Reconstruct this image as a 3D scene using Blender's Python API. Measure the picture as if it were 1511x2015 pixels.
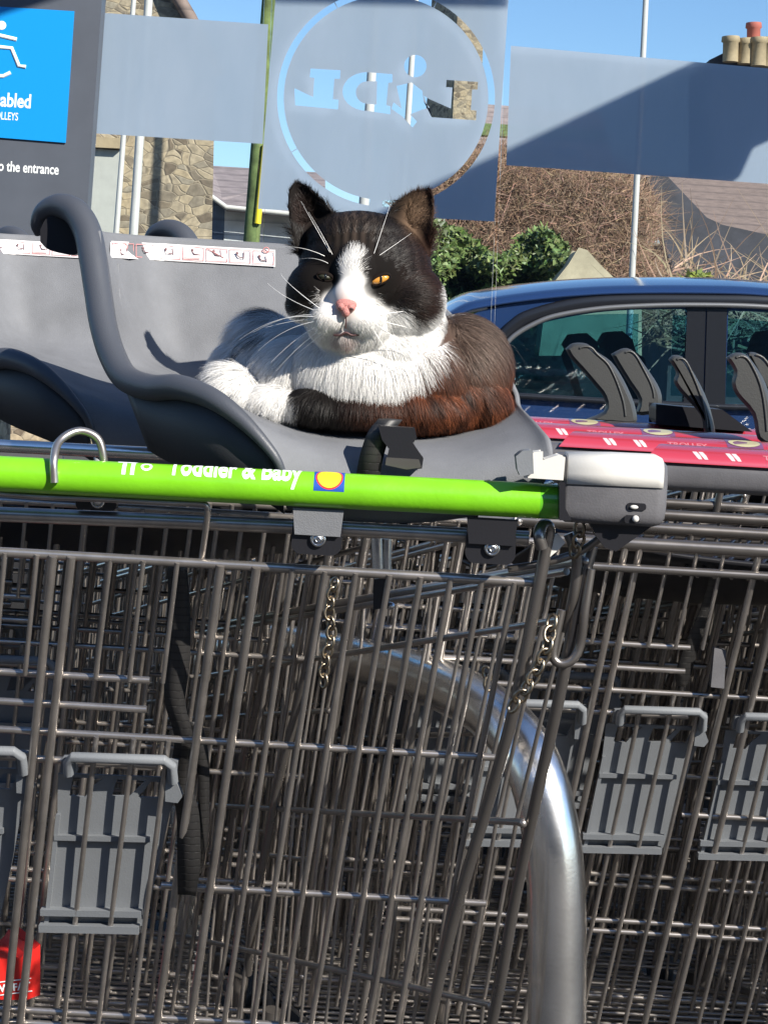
import bpy, bmesh, math, random
import numpy as np
from mathutils import Vector, Matrix
rnd = random.Random(7); rng = np.random.default_rng(7)
SC = bpy.context.scene
for o in list(bpy.data.objects): bpy.data.objects.remove(o)
COL = SC.collection
R = math.radians
# ---------------------------------------------------------------- camera
F = 3800.0; CX, CY = 755.5, 667.0; ROLL = R(3.3); CZ = 1.16
cr, sr = math.cos(ROLL), math.sin(ROLL)
cam = bpy.data.cameras.new('camera'); co = bpy.data.objects.new('camera', cam); COL.objects.link(co)
cam.sensor_fit = 'VERTICAL'; cam.sensor_height = 36; cam.lens = 36*F/2015
cam.shift_y = -(1007.5-CY)/2015; cam.clip_start = .05; cam.clip_end = 2000
m = Matrix(((cr, -sr, 0, 0), (0, 0, -1, 0), (sr, cr, 0, CZ), (0, 0, 0, 1)))
co.matrix_world = m
SC.camera = co
def P(px, py, d):
    u, v = px-CX, py-CY
    a = u*cr+v*sr; b = -u*sr+v*cr
    return Vector((a*d/F, d, CZ-b*d/F))
def ppm(d): return F/d
# ---------------------------------------------------------------- light
SUN_AZ = R(43)      # to the right of straight behind the camera
SUN_EL = R(34)
sd = Vector((math.sin(SUN_AZ)*math.cos(SUN_EL), -math.cos(SUN_AZ)*math.cos(SUN_EL), math.sin(SUN_EL)))
w = bpy.data.worlds.new('World'); SC.world = w; w.use_nodes = True
nt = w.node_tree; bg = nt.nodes['Background']
sky = nt.nodes.new('ShaderNodeTexSky'); sky.sky_type = 'NISHITA'; sky.sun_disc = False
sky.sun_elevation = SUN_EL; sky.sun_rotation = math.atan2(sd.x, sd.y)
sky.air_density = 1.0; sky.dust_density = 0.1; sky.ozone_density = 6.0
nt.links.new(sky.outputs[0], bg.inputs[0]); bg.inputs[1].default_value = 0.09
sl = bpy.data.lights.new('sun', 'SUN'); sl.energy = 5.0; sl.angle = R(.5); sl.color = (1, .94, .84)
so = bpy.data.objects.new('sun', sl); COL.objects.link(so)
so.rotation_euler = sd.to_track_quat('Z', 'Y').to_euler()
SC.view_settings.view_transform = 'Standard'; SC.view_settings.look = 'None'
SC.view_settings.exposure = 0.9; SC.view_settings.gamma = 1
# ---------------------------------------------------------------- materials
def mat(name, col, rough=.5, metal=0., bump=0., bscale=200., var=0., vscale=8., spec=.5, coat=0., rvar=0.):
    m = bpy.data.materials.new(name); m.use_nodes = True
    n = m.node_tree.nodes; l = m.node_tree.links; b = n['Principled BSDF']
    b.inputs['Base Color'].default_value = (*col, 1); b.inputs['Roughness'].default_value = rough
    b.inputs['Metallic'].default_value = metal; b.inputs['Specular IOR Level'].default_value = spec
    if coat: b.inputs['Coat Weight'].default_value = coat; b.inputs['Coat Roughness'].default_value = .08
    tc = n.new('ShaderNodeTexCoord')
    if bump:
        t = n.new('ShaderNodeTexNoise'); t.inputs['Scale'].default_value = bscale; t.inputs['Detail'].default_value = 4
        bp = n.new('ShaderNodeBump'); bp.inputs['Strength'].default_value = bump; bp.inputs['Distance'].default_value = .002
        l.new(tc.outputs['Object'], t.inputs[0]); l.new(t.outputs[0], bp.inputs['Height']); l.new(bp.outputs[0], b.inputs['Normal'])
    if var:
        t = n.new('ShaderNodeTexNoise'); t.inputs['Scale'].default_value = vscale; t.inputs['Detail'].default_value = 6
        t.inputs['Roughness'].default_value = .65
        cr_ = n.new('ShaderNodeValToRGB')
        cr_.color_ramp.elements[0].position = .3; cr_.color_ramp.elements[1].position = .72
        cr_.color_ramp.elements[0].color = (*[c*(1-var) for c in col], 1)
        cr_.color_ramp.elements[1].color = (*[min(1, c*(1+var)) for c in col], 1)
        l.new(tc.outputs['Object'], t.inputs[0]); l.new(t.outputs[0], cr_.inputs[0]); l.new(cr_.outputs[0], b.inputs['Base Color'])
    if rvar:
        t = n.new('ShaderNodeTexNoise'); t.inputs['Scale'].default_value = 35; t.inputs['Detail'].default_value = 5
        mr = n.new('ShaderNodeMapRange'); mr.inputs['To Min'].default_value = max(.05, rough-rvar); mr.inputs['To Max'].default_value = rough+rvar
        l.new(tc.outputs['Object'], t.inputs[0]); l.new(t.outputs[0], mr.inputs[0]); l.new(mr.outputs[0], b.inputs['Roughness'])
    return m
def attr_mat(name, rough=.6, spec=.3, sheen=0.):
    m = mat(name, (.5, .5, .5), rough, spec=spec); n = m.node_tree.nodes; l = m.node_tree.links
    a = n.new('ShaderNodeAttribute'); a.attribute_name = 'Col'; l.new(a.outputs[0], n['Principled BSDF'].inputs['Base Color'])
    return m
def stone_mat(name, c1, c2, mortar, scale=9.):
    m = mat(name, c1, .9); n = m.node_tree.nodes; l = m.node_tree.links; b = n['Principled BSDF']
    tc = n.new('ShaderNodeTexCoord'); mp = n.new('ShaderNodeMapping'); mp.inputs['Scale'].default_value = (1, 1, 1.9)
    nz = n.new('ShaderNodeTexNoise'); nz.inputs['Scale'].default_value = 2.5; mx = n.new('ShaderNodeMixRGB'); mx.inputs[0].default_value = .16
    l.new(tc.outputs['Object'], nz.inputs[0]); l.new(tc.outputs['Object'], mx.inputs[1]); l.new(nz.outputs['Color'], mx.inputs[2]); l.new(mx.outputs[0], mp.inputs[0])
    v = n.new('ShaderNodeTexVoronoi'); v.inputs['Scale'].default_value = scale; v.feature = 'F1'; v.distance = 'CHEBYCHEV'
    e = n.new('ShaderNodeTexVoronoi'); e.inputs['Scale'].default_value = scale; e.feature = 'DISTANCE_TO_EDGE'
    l.new(mp.outputs[0], v.inputs[0]); l.new(mp.outputs[0], e.inputs[0])
    v.feature = 'F1'; v.distance = 'EUCLIDEAN'
    sx = n.new('ShaderNodeSeparateColor'); l.new(v.outputs['Color'], sx.inputs[0])
    c = n.new('ShaderNodeValToRGB'); el = c.color_ramp.elements
    el[0].color = (*c1, 1); el[1].color = (*c2, 1); x = el.new(.5); x.color = tuple((p+q)/2*1.15 for p, q in zip(c1, c2))+(1,)
    x = el.new(.75); x.color = (c2[0]*.5, c2[1]*.45, c2[2]*.42, 1)
    l.new(sx.outputs[0], c.inputs[0])
    n2 = n.new('ShaderNodeTexNoise'); n2.inputs['Scale'].default_value = 20; n2.inputs['Detail'].default_value = 6
    l.new(tc.outputs['Object'], n2.inputs[0])
    ov = n.new('ShaderNodeMixRGB'); ov.blend_type = 'OVERLAY'; ov.inputs[0].default_value = .7
    l.new(c.outputs[0], ov.inputs[1]); l.new(n2.outputs[0], ov.inputs[2])
    r = n.new('ShaderNodeValToRGB'); r.color_ramp.elements[0].position = .01; r.color_ramp.elements[1].position = .06
    l.new(e.outputs[0], r.inputs[0])
    mm = n.new('ShaderNodeMixRGB'); mm.inputs[1].default_value = (*mortar, 1); l.new(r.outputs[0], mm.inputs[0]); l.new(ov.outputs[0], mm.inputs[2])
    l.new(mm.outputs[0], b.inputs['Base Color'])
    bp = n.new('ShaderNodeBump'); bp.inputs['Strength'].default_value = .4; bp.inputs['Distance'].default_value = .03
    l.new(r.outputs[0], bp.inputs['Height']); l.new(bp.outputs[0], b.inputs['Normal'])
    return m
def stripe_mat(name, c1, c2, scale, rough=.7, axis='Z', bump=.4):
    m = mat(name, c1, rough); n = m.node_tree.nodes; l = m.node_tree.links; b = n['Principled BSDF']
    tc = n.new('ShaderNodeTexCoord'); wv = n.new('ShaderNodeTexWave'); wv.bands_direction = axis; wv.wave_profile = 'SAW'; wv.inputs['Scale'].default_value = scale
    l.new(tc.outputs['Object'], wv.inputs[0])
    c = n.new('ShaderNodeValToRGB'); c.color_ramp.elements[0].color = (*c2, 1); c.color_ramp.elements[1].color = (*c1, 1); c.color_ramp.elements[1].position = .25
    nz = n.new('ShaderNodeTexNoise'); nz.inputs['Scale'].default_value = 6; nz.inputs['Detail'].default_value = 6
    ov = n.new('ShaderNodeMixRGB'); ov.blend_type = 'OVERLAY'; ov.inputs[0].default_value = .5
    l.new(tc.outputs['Object'], nz.inputs[0]); l.new(wv.outputs[0], c.inputs[0]); l.new(c.outputs[0], ov.inputs[1]); l.new(nz.outputs[0], ov.inputs[2]); l.new(ov.outputs[0], b.inputs['Base Color'])
    bp = n.new('ShaderNodeBump'); bp.inputs['Strength'].default_value = bump; bp.inputs['Distance'].default_value = .01
    l.new(wv.outputs[0], bp.inputs['Height']); l.new(bp.outputs[0], b.inputs['Normal'])
    return m
def glass_mat(name, tint, mixf=.12, rough=.0):
    m = bpy.data.materials.new(name); m.use_nodes = True; n = m.node_tree.nodes; l = m.node_tree.links
    n.remove(n['Principled BSDF']); out = n['Material Output']
    t = n.new('ShaderNodeBsdfTransparent'); t.inputs[0].default_value = (*tint, 1)
    g = n.new('ShaderNodeBsdfGlossy'); g.inputs['Roughness'].default_value = rough
    lw = n.new('ShaderNodeFresnel'); lw.inputs[0].default_value = 1.35
    mx = n.new('ShaderNodeMixShader'); ad = n.new('ShaderNodeMath'); ad.operation = 'ADD'; ad.inputs[1].default_value = mixf
    l.new(lw.outputs[0], ad.inputs[0]); l.new(ad.outputs[0], mx.inputs[0]); l.new(t.outputs[0], mx.inputs[1]); l.new(g.outputs[0], mx.inputs[2]); l.new(mx.outputs[0], out.inputs[0])
    return m
def film_mat():
    m = bpy.data.materials.new('frosted_film'); m.use_nodes = True; n = m.node_tree.nodes; l = m.node_tree.links
    n.remove(n['Principled BSDF']); out = n['Material Output']
    tc = n.new('ShaderNodeTexCoord'); nz = n.new('ShaderNodeTexNoise'); nz.inputs['Scale'].default_value = 5; nz.inputs['Detail'].default_value = 8; nz.inputs['Roughness'].default_value = .7
    c = n.new('ShaderNodeValToRGB'); c.color_ramp.elements[0].color = (.255, .325, .39, 1); c.color_ramp.elements[1].color = (.31, .38, .45, 1)
    mp = n.new('ShaderNodeMapping'); mp.inputs['Scale'].default_value = (1.2, 1, .35); mp.inputs['Rotation'].default_value = (0, .5, 0); l.new(tc.outputs['Object'], mp.inputs[0]); l.new(mp.outputs[0], nz.inputs[0]); c.color_ramp.elements[0].position = .35; c.color_ramp.elements[1].position = .68; l.new(nz.outputs[0], c.inputs[0])
    d = n.new('ShaderNodeBsdfDiffuse'); t = n.new('ShaderNodeBsdfTranslucent'); l.new(c.outputs[0], d.inputs[0]); t.inputs[0].default_value = (.50, .62, .85, 1)
    mx = n.new('ShaderNodeMixShader'); mx.inputs[0].default_value = .35
    l.new(d.outputs[0], mx.inputs[1]); l.new(t.outputs[0], mx.inputs[2])
    tr = n.new('ShaderNodeBsdfTransparent'); m2 = n.new('ShaderNodeMixShader'); m2.inputs[0].default_value = .02
    l.new(mx.outputs[0], m2.inputs[1]); l.new(tr.outputs[0], m2.inputs[2]); l.new(m2.outputs[0], out.inputs[0])
    return m
M = dict(
 wire=mat('zinc_wire', (.42, .385, .355), .31, .86, rvar=.07, var=.25, vscale=30),
 wire_dark=mat('dark_zinc_tube', (.24, .22, .205), .30, .85, rvar=.1),
 steel=mat('brushed_steel', (.85, .83, .80), .25, 1, bump=.05, bscale=300, rvar=.08, var=.12, vscale=14),
 bright=mat('bright_zinc', (.6, .6, .6), .25, 1),
 brass=mat('brass_chain', (.30, .25, .185), .35, 1, var=.3, vscale=60),
 plastic=mat('grey_seat_plastic', (.145, .150, .162), .72, bump=.25, bscale=1100, var=.13, vscale=22, rvar=.1, spec=.25),
 plastic_dark=mat('charcoal_rim_plastic', (.055, .060, .072), .45, bump=.12, bscale=900, rvar=.08),
 flap=mat('grey_flap_plastic', (.145, .155, .168), .6, bump=.1, bscale=700, var=.08),
 black=mat('black_plastic', (.014, .014, .017), .3, bump=.06, bscale=500),
 green=mat('lime_green_plastic', (.165, .48, .010), .34, bump=.08, bscale=260, coat=.3, rvar=.14, var=.09, vscale=26),
 red=mat('red_label', (.42, .03, .045), .2, coat=1.),
 lockg=mat('coin_lock_grey', (.10, .098, .105), .42, bump=.12, bscale=700, rvar=.12, var=.14, vscale=40),
 white=mat('off_white_plastic', (.56, .545, .51), .4, bump=.04, bscale=500),
 print_white=mat('white_print', (.75, .78, .78), .5),
 sticker=mat('sticker_white', (.62, .60, .60), .35),
 sticker_red=mat('sticker_red', (.55, .22, .21), .4),
 sticker_dark=mat('sticker_ink', (.22, .13, .14), .5),
 webbing=stripe_mat('black_webbing', (.022, .021, .021), (.002, .002, .002), 55, .5),
 signgrey=mat('sign_grey', (.075, .085, .105), .45, var=.1),
 cyan=mat('sign_cyan', (.003, .24, .62), .4),
 logo_blue=mat('logo_blue', (.01, .07, .35), .4), logo_yellow=mat('logo_yellow', (.85, .62, .02), .4), logo_red=mat('logo_red', (.75, .03, .03), .4),
 asphalt=mat('asphalt', (.05, .05, .052), .9, bump=.5, bscale=120, var=.3, vscale=30),
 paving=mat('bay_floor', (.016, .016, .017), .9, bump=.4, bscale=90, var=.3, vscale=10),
 carpaint=mat('blue_car_paint', (.022, .052, .15), .15, .35, coat=1.),
 cartrim=mat('car_trim', (.012, .012, .015), .3), rubber=mat('rubber', (.02, .02, .02), .8),
 chrome=mat('chrome_strip', (.22, .21, .21), .4, .6),
 carseat=mat('car_seat_cloth', (.025, .03, .035), .8, bump=.3),
 stone=stone_mat('stone_masonry', (.35, .275, .175), (.27, .23, .17), (.27, .22, .155)),
 slate=stripe_mat('slate_roof', (.20, .145, .12), (.12, .088, .075), 1.6, .8),
 slate_mauve=stripe_mat('mauve_slate_roof', (.24, .195, .19), (.15, .12, .12), 2.5, .8),
 siding=stripe_mat('white_siding', (.62, .64, .64), (.36, .38, .40), 1.75, .6),
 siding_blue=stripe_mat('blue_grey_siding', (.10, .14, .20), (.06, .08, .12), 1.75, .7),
 render=mat('pale_render', (.40, .40, .36), .85, var=.08),
 darkwall=mat('dark_wall', (.045, .045, .055), .8, var=.4, vscale=2),
 polegrey=mat('painted_pole', (.50, .49, .46), .45, var=.12, vscale=3),
 moss=mat('mossy_green_pole', (.10, .14, .045), .9, bump=.5, bscale=60, var=.6, vscale=12),
 yellow=mat('yellow_paint', (.75, .60, .02), .4),
 terracotta=mat('red_clay', (.42, .12, .09), .8), buff=mat('buff_clay', (.36, .28, .17), .8, var=.2, vscale=5),
 bark=attr_mat('twig_bark', .9, .1), leaf=attr_mat('leaf', .45, .4), fur=attr_mat('fur_strands', .5, .2), skin=attr_mat('coat_skin', .8, .1),
 nose=mat('pink_nose', (.48, .19, .17), .55, bump=.6, bscale=1400, var=.25, vscale=160), eye=mat('amber_iris', (.62, .27, .04), .12, coat=1.),
 pupil=mat('pupil', (.004, .004, .004), .1, coat=1.), lid=mat('eyelid', (.010, .007, .006), .85, spec=.1), lip=mat('mouth_skin', (.07, .03, .03), .6),
 whisk=mat('whisker', (.9, .88, .85), .3),
 eye_dark=mat('shaded_iris', (.02, .02, .009), .45),  # left iris: shade on that side put into its colour
 glass=glass_mat('shelter_glass', (.93, .96, .97), .02), carglass=glass_mat('car_glass', (.52, .76, .82), .08, .02),
 flank=mat('shaded_flank_plastic', (.026, .027, .031), .55, bump=.1, bscale=700), faint=mat('faint_print', (.50, .16, .19), .3, coat=.6), dim_blue=mat('glare_dulled_blue_print', (.16, .06, .14), .25, coat=1.), pale_yellow=mat('glare_paled_yellow_print', (.42, .38, .22), .3, coat=.6), icon=mat('pinkish_white_print', (.58, .46, .47), .3, coat=.5), backing=mat('dark_backing_black', (.012, .012, .013), .6), film=film_mat(), frame=mat('shelter_frame', (.06, .07, .085), .4, .3),
 carton=mat('red_carton', (.60, .02, .015), .4), hill=mat('hill_grass', (.07, .09, .03), .9, var=.5, vscale=.3),
)
M['red'].node_tree.nodes['Principled BSDF'].inputs['Coat IOR'].default_value = 2.2; M['red'].node_tree.nodes['Principled BSDF'].inputs['Coat Roughness'].default_value = .18
# ---------------------------------------------------------------- mesh helpers
class MB:
    def __init__(s): s.v = []; s.f = []; s.sm = []; s.mi = []; s.cur = 0
    def add(s, vs, fs, smooth=True):
        b = len(s.v); s.v.extend([tuple(v) for v in vs]); s.f.extend([tuple(i+b for i in f) for f in fs])
        s.sm.extend([smooth]*len(fs)); s.mi.extend([s.cur]*len(fs)); return s
    def tube(s, pts, r, n=8, caps=True, flat=None):
        pts = [Vector(p) for p in pts]; N = len(pts); rs = r if isinstance(r, (list, tuple)) else [r]*N
        vs = []; up = None
        for i, p in enumerate(pts):
            t = (pts[min(i+1, N-1)]-pts[max(i-1, 0)]).normalized()
            if up is None:
                up = Vector((0, 0, 1)) if abs(t.z) < .9 else Vector((1, 0, 0))
            sx = t.cross(up).normalized(); up = sx.cross(t).normalized()
            for k in range(n):
                a = 2*math.pi*k/n
                fx, fy = (1, 1) if flat is None else flat
                vs.append(p+sx*(math.cos(a)*rs[i]*fx)+up*(math.sin(a)*rs[i]*fy))
        fs = [(i*n+k, i*n+(k+1) % n, (i+1)*n+(k+1) % n, (i+1)*n+k) for i in range(N-1) for k in range(n)]
        s.add(vs, fs)
        if caps:
            s.add(vs[:n], [tuple(range(n))[::-1]], False); s.add(vs[-n:], [tuple(range(n))], False)
        return s
    def box(s, c, d, mtx=None, smooth=False):
        c = Vector(c); vs = [c+Vector((x*d[0]/2, y*d[1]/2, z*d[2]/2)) for x in (-1, 1) for y in (-1, 1) for z in (-1, 1)]
        if mtx: vs = [mtx @ v for v in vs]
        return s.add(vs, [(0, 1, 3, 2), (4, 6, 7, 5), (0, 4, 5, 1), (2, 3, 7, 6), (0, 2, 6, 4), (1, 5, 7, 3)], smooth)
    def prism(s, pts, back, smooth=False):
        """closed polygon (list of Vectors) pushed along vector back"""
        n = len(pts); back = Vector(back); q = [p+back for p in pts]
        s.add(pts, [tuple(range(n))], False); s.add(q, [tuple(range(n))[::-1]], False)
        return s.add(list(pts)+q, [(i, i+n, (i+1) % n+n, (i+1) % n) for i in range(n)], smooth)
    def grid(s, rows, closed=False):
        n = len(rows[0]); vs = [v for r in rows for v in r]; fs = []
        for i in range(len(rows)-1):
            for k in range(n if closed else n-1):
                fs.append((i*n+k, i*n+(k+1) % n, (i+1)*n+(k+1) % n, (i+1)*n+k))
        return s.add(vs, fs)
    def ell(s, c, r, nu=20, nv=12, mtx=None):
        rows = []
        for j in range(nv+1):
            th = math.pi*j/nv
            rows.append([Vector(c)+(mtx or Matrix.Identity(3)) @ Vector((r[0]*math.sin(th)*math.cos(2*math.pi*i/nu), r[1]*math.sin(th)*math.sin(2*math.pi*i/nu), r[2]*math.cos(th))) for i in range(nu)])
        return s.grid(rows, True)
    def torus(s, c, R1, r, ax1, ax2, n1=20, n2=8, stretch=1.):
        pts = [Vector(c)+Vector(ax1)*(R1*math.cos(2*math.pi*i/n1)*stretch)+Vector(ax2)*(R1*math.sin(2*math.pi*i/n1)) for i in range(n1)]
        nrm = Vector(ax1).cross(Vector(ax2)).normalized(); rows = []
        for i, p in enumerate(pts):
            t = (pts[(i+1) % n1]-pts[i-1]).normalized(); o = t.cross(nrm)
            rows.append([p+o*(r*math.cos(2*math.pi*k/n2))+nrm*(r*math.sin(2*math.pi*k/n2)) for k in range(n2)])
        rows.append(rows[0]); return s.grid(rows, True)
    def build(s, name, mt, parent=None, bevel=0, solid=0, weld=False, fix=True):
        me = bpy.data.meshes.new(name); me.from_pydata(s.v, [], s.f)
        me.polygons.foreach_set('use_smooth', s.sm); me.polygons.foreach_set('material_index', s.mi)
        for mm in (mt if isinstance(mt, list) else [mt]): me.materials.append(mm)
        if weld or fix:
            b = bmesh.new(); b.from_mesh(me)
            if weld: bmesh.ops.remove_doubles(b, verts=b.verts, dist=1e-5)
            if fix: bmesh.ops.recalc_face_normals(b, faces=b.faces)
            b.to_mesh(me); b.free()
        o = bpy.data.objects.new(name, me); COL.objects.link(o)
        if parent: o.parent = parent
        if solid:
            md = o.modifiers.new('s', 'SOLIDIFY'); md.thickness = solid; md.offset = 0
        if bevel:
            md = o.modifiers.new('b', 'BEVEL'); md.width = bevel; md.segments = 3; md.limit_method = 'ANGLE'; md.angle_limit = R(35)
        return o
def spline(pts, n=8):
    """catmull-rom through tuples of any length"""
    A = np.array([list(p) for p in pts], float); A = np.vstack([2*A[0]-A[1], A, 2*A[-1]-A[-2]]); out = []
    for i in range(1, len(A)-2):
        for k in range(n):
            t = k/n; out.append(.5*((2*A[i])+(-A[i-1]+A[i+1])*t+(2*A[i-1]-5*A[i]+4*A[i+1]-A[i+2])*t*t+(-A[i-1]+3*A[i]-3*A[i+1]+A[i+2])*t**3))
    out.append(A[-2]); return out
def SP(pts, n=8): return [P(*p) for p in spline(pts, n)]
def tag(o, label, cat, group=None, kind=None):
    if kind: o['kind'] = kind
    if label: o['label'] = label
    if cat: o['category'] = cat
    if group: o['group'] = group
    return o
def empty(name, loc, label, cat, group=None):
    o = bpy.data.objects.new(name, None); COL.objects.link(o); o.location = loc; o.empty_display_size = .05
    return tag(o, label, cat, group)
def adopt(root, *objs):
    """parent meshes built in world space, keeping them where they are"""
    for o in objs:
        o.parent = root; o.matrix_parent_inverse = Matrix.Translation(-Vector(root.location))
def fill2d(polys, name='f', bold=0.):
    """list of closed 2D outlines (even-odd) -> vertices, faces"""
    cu = bpy.data.curves.new(name, 'CURVE'); cu.dimensions = '2D'; cu.fill_mode = 'BOTH'
    for pl in polys:
        sp = cu.splines.new('POLY'); sp.points.add(len(pl)-1); sp.use_cyclic_u = True
        for q, (x, y) in zip(sp.points, pl): q.co = (x, y, 0, 1)
    o = bpy.data.objects.new(name, cu); COL.objects.link(o)
    dg = bpy.context.evaluated_depsgraph_get(); dg.update(); me = bpy.data.meshes.new_from_object(o.evaluated_get(dg))
    r = ([tuple(v.co)[:2] for v in me.vertices], [tuple(p.vertices) for p in me.polygons])
    bpy.data.objects.remove(o); bpy.data.meshes.remove(me); return r
def text2d(s, size, bold=0., spacing=1.):
    cu = bpy.data.curves.new('t', 'FONT'); cu.body = s; cu.size = size; cu.offset = bold; cu.space_character = spacing; cu.resolution_u = 4
    o = bpy.data.objects.new('t', cu); COL.objects.link(o)
    dg = bpy.context.evaluated_depsgraph_get(); dg.update(); me = bpy.data.meshes.new_from_object(o.evaluated_get(dg))
    r = ([tuple(v.co)[:2] for v in me.vertices], [tuple(p.vertices) for p in me.polygons])
    bpy.data.objects.remove(o); bpy.data.meshes.remove(me); return r
def flatpx(mb, vf, d, ox=0, oy=0, slope=0., scale=1.):
    """2D shape in photo units on the upright plane at depth d (y up)"""
    vs, fs = vf
    out = []
    for x, y in vs:
        X, Y = x*scale, -y*scale; out.append(P(ox+X*math.cos(slope)-Y*math.sin(slope), oy+X*math.sin(slope)+Y*math.cos(slope), d))
    return mb.add(out, fs, False)
def circ(cx, cy, r, n=64, rx=None): return [(cx+(rx or r)*math.cos(2*math.pi*i/n), cy+r*math.sin(2*math.pi*i/n)) for i in range(n)]

# ================================================================ SETTING
g = MB(); g.add([(-300, -30, 0), (300, -30, 0), (300, 600, 0), (-300, 600, 0)], [(0, 1, 2, 3)], False); tag(g.build('car_park_ground', M['asphalt'], fix=False), None, None, kind='structure')
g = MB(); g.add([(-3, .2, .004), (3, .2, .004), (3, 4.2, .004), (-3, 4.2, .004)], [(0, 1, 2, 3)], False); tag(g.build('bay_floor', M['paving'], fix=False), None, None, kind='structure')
# far hill band closing the horizon
rows = []
for j in range(8):
    rows.append([Vector((-200+400*i/60, 75+8*j, -1+ (4.0+1.2*math.sin(i*.31)+.7*math.sin(i*.83))*math.sin(j/7*math.pi/2))) for i in range(61)])
g = MB(); g.grid(rows); tag(g.build('hill', M['hill']), None, None, kind='structure')

# ---------------------------------------------------------------- glass shelter with frosted film
GD = 3.7
root = empty('glass_shelter', (0, GD+.01, 0), 'glass shelter wall with frosted film bands and a round emblem cut out, behind the trolleys', 'shelter')
def px_panel(mb, pts, d, th): mb.prism([P(x, y, d) for x, y in pts], (0, th, 0))
for pane in ([(171, -260), (528, -246), (470, 1500), (100, 1500)], [(543, -246), (1001, -225), (930, 1500), (484, 1500)], [(1006, -225), (1700, -190), (1650, 1500), (940, 1500)]):
    g = MB(); px_panel(g, pane, GD+.006, .008); adopt(root, g.build('glass_pane', M['glass']))
L_R = [(255, 312), (378, 320), (376, 350), (355, 350), (350, 430), (372, 432), (370, 470), (197, 458), (166, 374), (190, 388), (272, 424), (278, 342), (253, 340)]
L_L = [(1215, 268), (1332, 275), (1330, 308), (1308, 308), (1302, 388), (1325, 390), (1322, 428), (1155, 412), (1152, 345), (1225, 380), (1230, 305), (1212, 302)]
k2 = .5036; k1 = .503
def c2(p): return (750+p[0]*k2, -p[1]*k2)
def c1(p): return (p[0]*k1, -p[1]*k1)
D_out = [(772, -146), (772, -162), (764, -163), (760, -207), (768, -209), (768, -225)] + [(722-48*math.sin(a), -180+38*math.cos(a)-0) for a in [math.pi-i*math.pi/14 for i in range(15)]]
D_in = [(742, -160), (741, -206)] + [(722-22*math.sin(a), -182+22*math.cos(a)) for a in [math.pi-i*math.pi/10 for i in range(11)]]
I_b = [c2(p) for p in [(60, 336), (118, 322), (160, 355), (165, 395), (190, 420), (160, 428), (112, 447), (140, 475), (122, 498), (84, 456), (40, 425), (48, 400), (80, 425)]]
cx_, cy_ = 759.5, 193
def arc(r, a0, a1, n=40): return [(cx_+r*math.cos(a0+(a1-a0)*i/n), -(cy_+r*math.sin(a0+(a1-a0)*i/n))) for i in range(n+1)]
def ringcut(a0, a1): return arc(214, R(a0), R(a1))+arc(201, R(a1), R(a0))
center = [(545, 230), (1014, 218), (1000, 0), (972, -436), (508, -411), (542, 0)]
film = MB()
flatpx(film, fill2d([[(200, -25), (528, -48), (517, -283), (181, -262)]]), GD)
flatpx(film, fill2d([[(1005, -90), (1640, -146), (1630, -370), (996, -325)]]), GD)
holes = [[c2(p) for p in L_R], [c1(p) for p in L_L], D_out, D_in, circ(817, -130, 22, 32), I_b]
# ring cut-out is interrupted by a hair-thin bridge so that the disc stays on the pane
flatpx(film, fill2d([center]+holes+[ringcut(-118, -62.5), ringcut(-62, 92), ringcut(99, 150), ringcut(150.5, 241.5)]), GD)
o = film.build('frosted_film', M['film'], fix=False); adopt(root, o)
g = MB(); g.box((0, GD+.02, 2.1), (5, .06, .06)); g.box((0, GD+.02, .12), (5, .05, .1)); adopt(root, g.build('frame_rail', M['frame']))
for x in (-1.9, 1.9): g = MB(); g.box((x, GD+.02, 1.05), (.06, .06, 2.1)); adopt(root, g.build('frame_post', M['frame']))
g = MB(); g.box((0, GD-.03, .45), (5, .02, .8)); adopt(root, g.build('dark_backing', M['backing']))  # dark panel added behind the trolleys to keep the gaps black
def along_sun(px, py, key):      # where a film point's sun ray meets the added side_shade or canopy plane
    p = P(px, py, GD); t = (1.2-p.x)/sd.x if key == 'side' else (2.62-p.z)/sd.z
    return p+sd*t
g = MB(); g.prism([along_sun(x, y, 'side') for x, y in ((700, 440), (850, 362), (1002, 292), (1364, 121), (1640, 0), (1640, 205), (1511, 262), (1450, 290), (1425, 345), (1330, 420), (1000, 560), (700, 600))], (.03, 0, 0)); adopt(root, g.build('side_shade', M['frame']))  # unseen panel added, cut so its shadow falls across the film
g = MB(); g.prism([along_sun(x, y, 'roof') for x, y in ((-400, 190), (-60, 102), (145, 36), (300, -14), (560, 6), (1000, 16), (1000, -420), (-400, -420))], (0, 0, .05)); adopt(root, g.build('overhead_shade', M['frame']))  # unseen sheet added overhead, outlined to shade the sign and film tops
sh = MB(); sh.prism([Vector((-30, -14, 0)), Vector((12, -14, 0)), Vector((12, -14, 7)), Vector((-30, -14, 7))], (0, -8, 0)); sky_blocker = empty('sky_blocking_wall', (0, -14, 0), 'unseen dark wall added behind the viewer to cut sky light', 'sky_blocker'); adopt(sky_blocker, sh.build('wall', M['signgrey']))  # added out of view to hold back sky light
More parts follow.
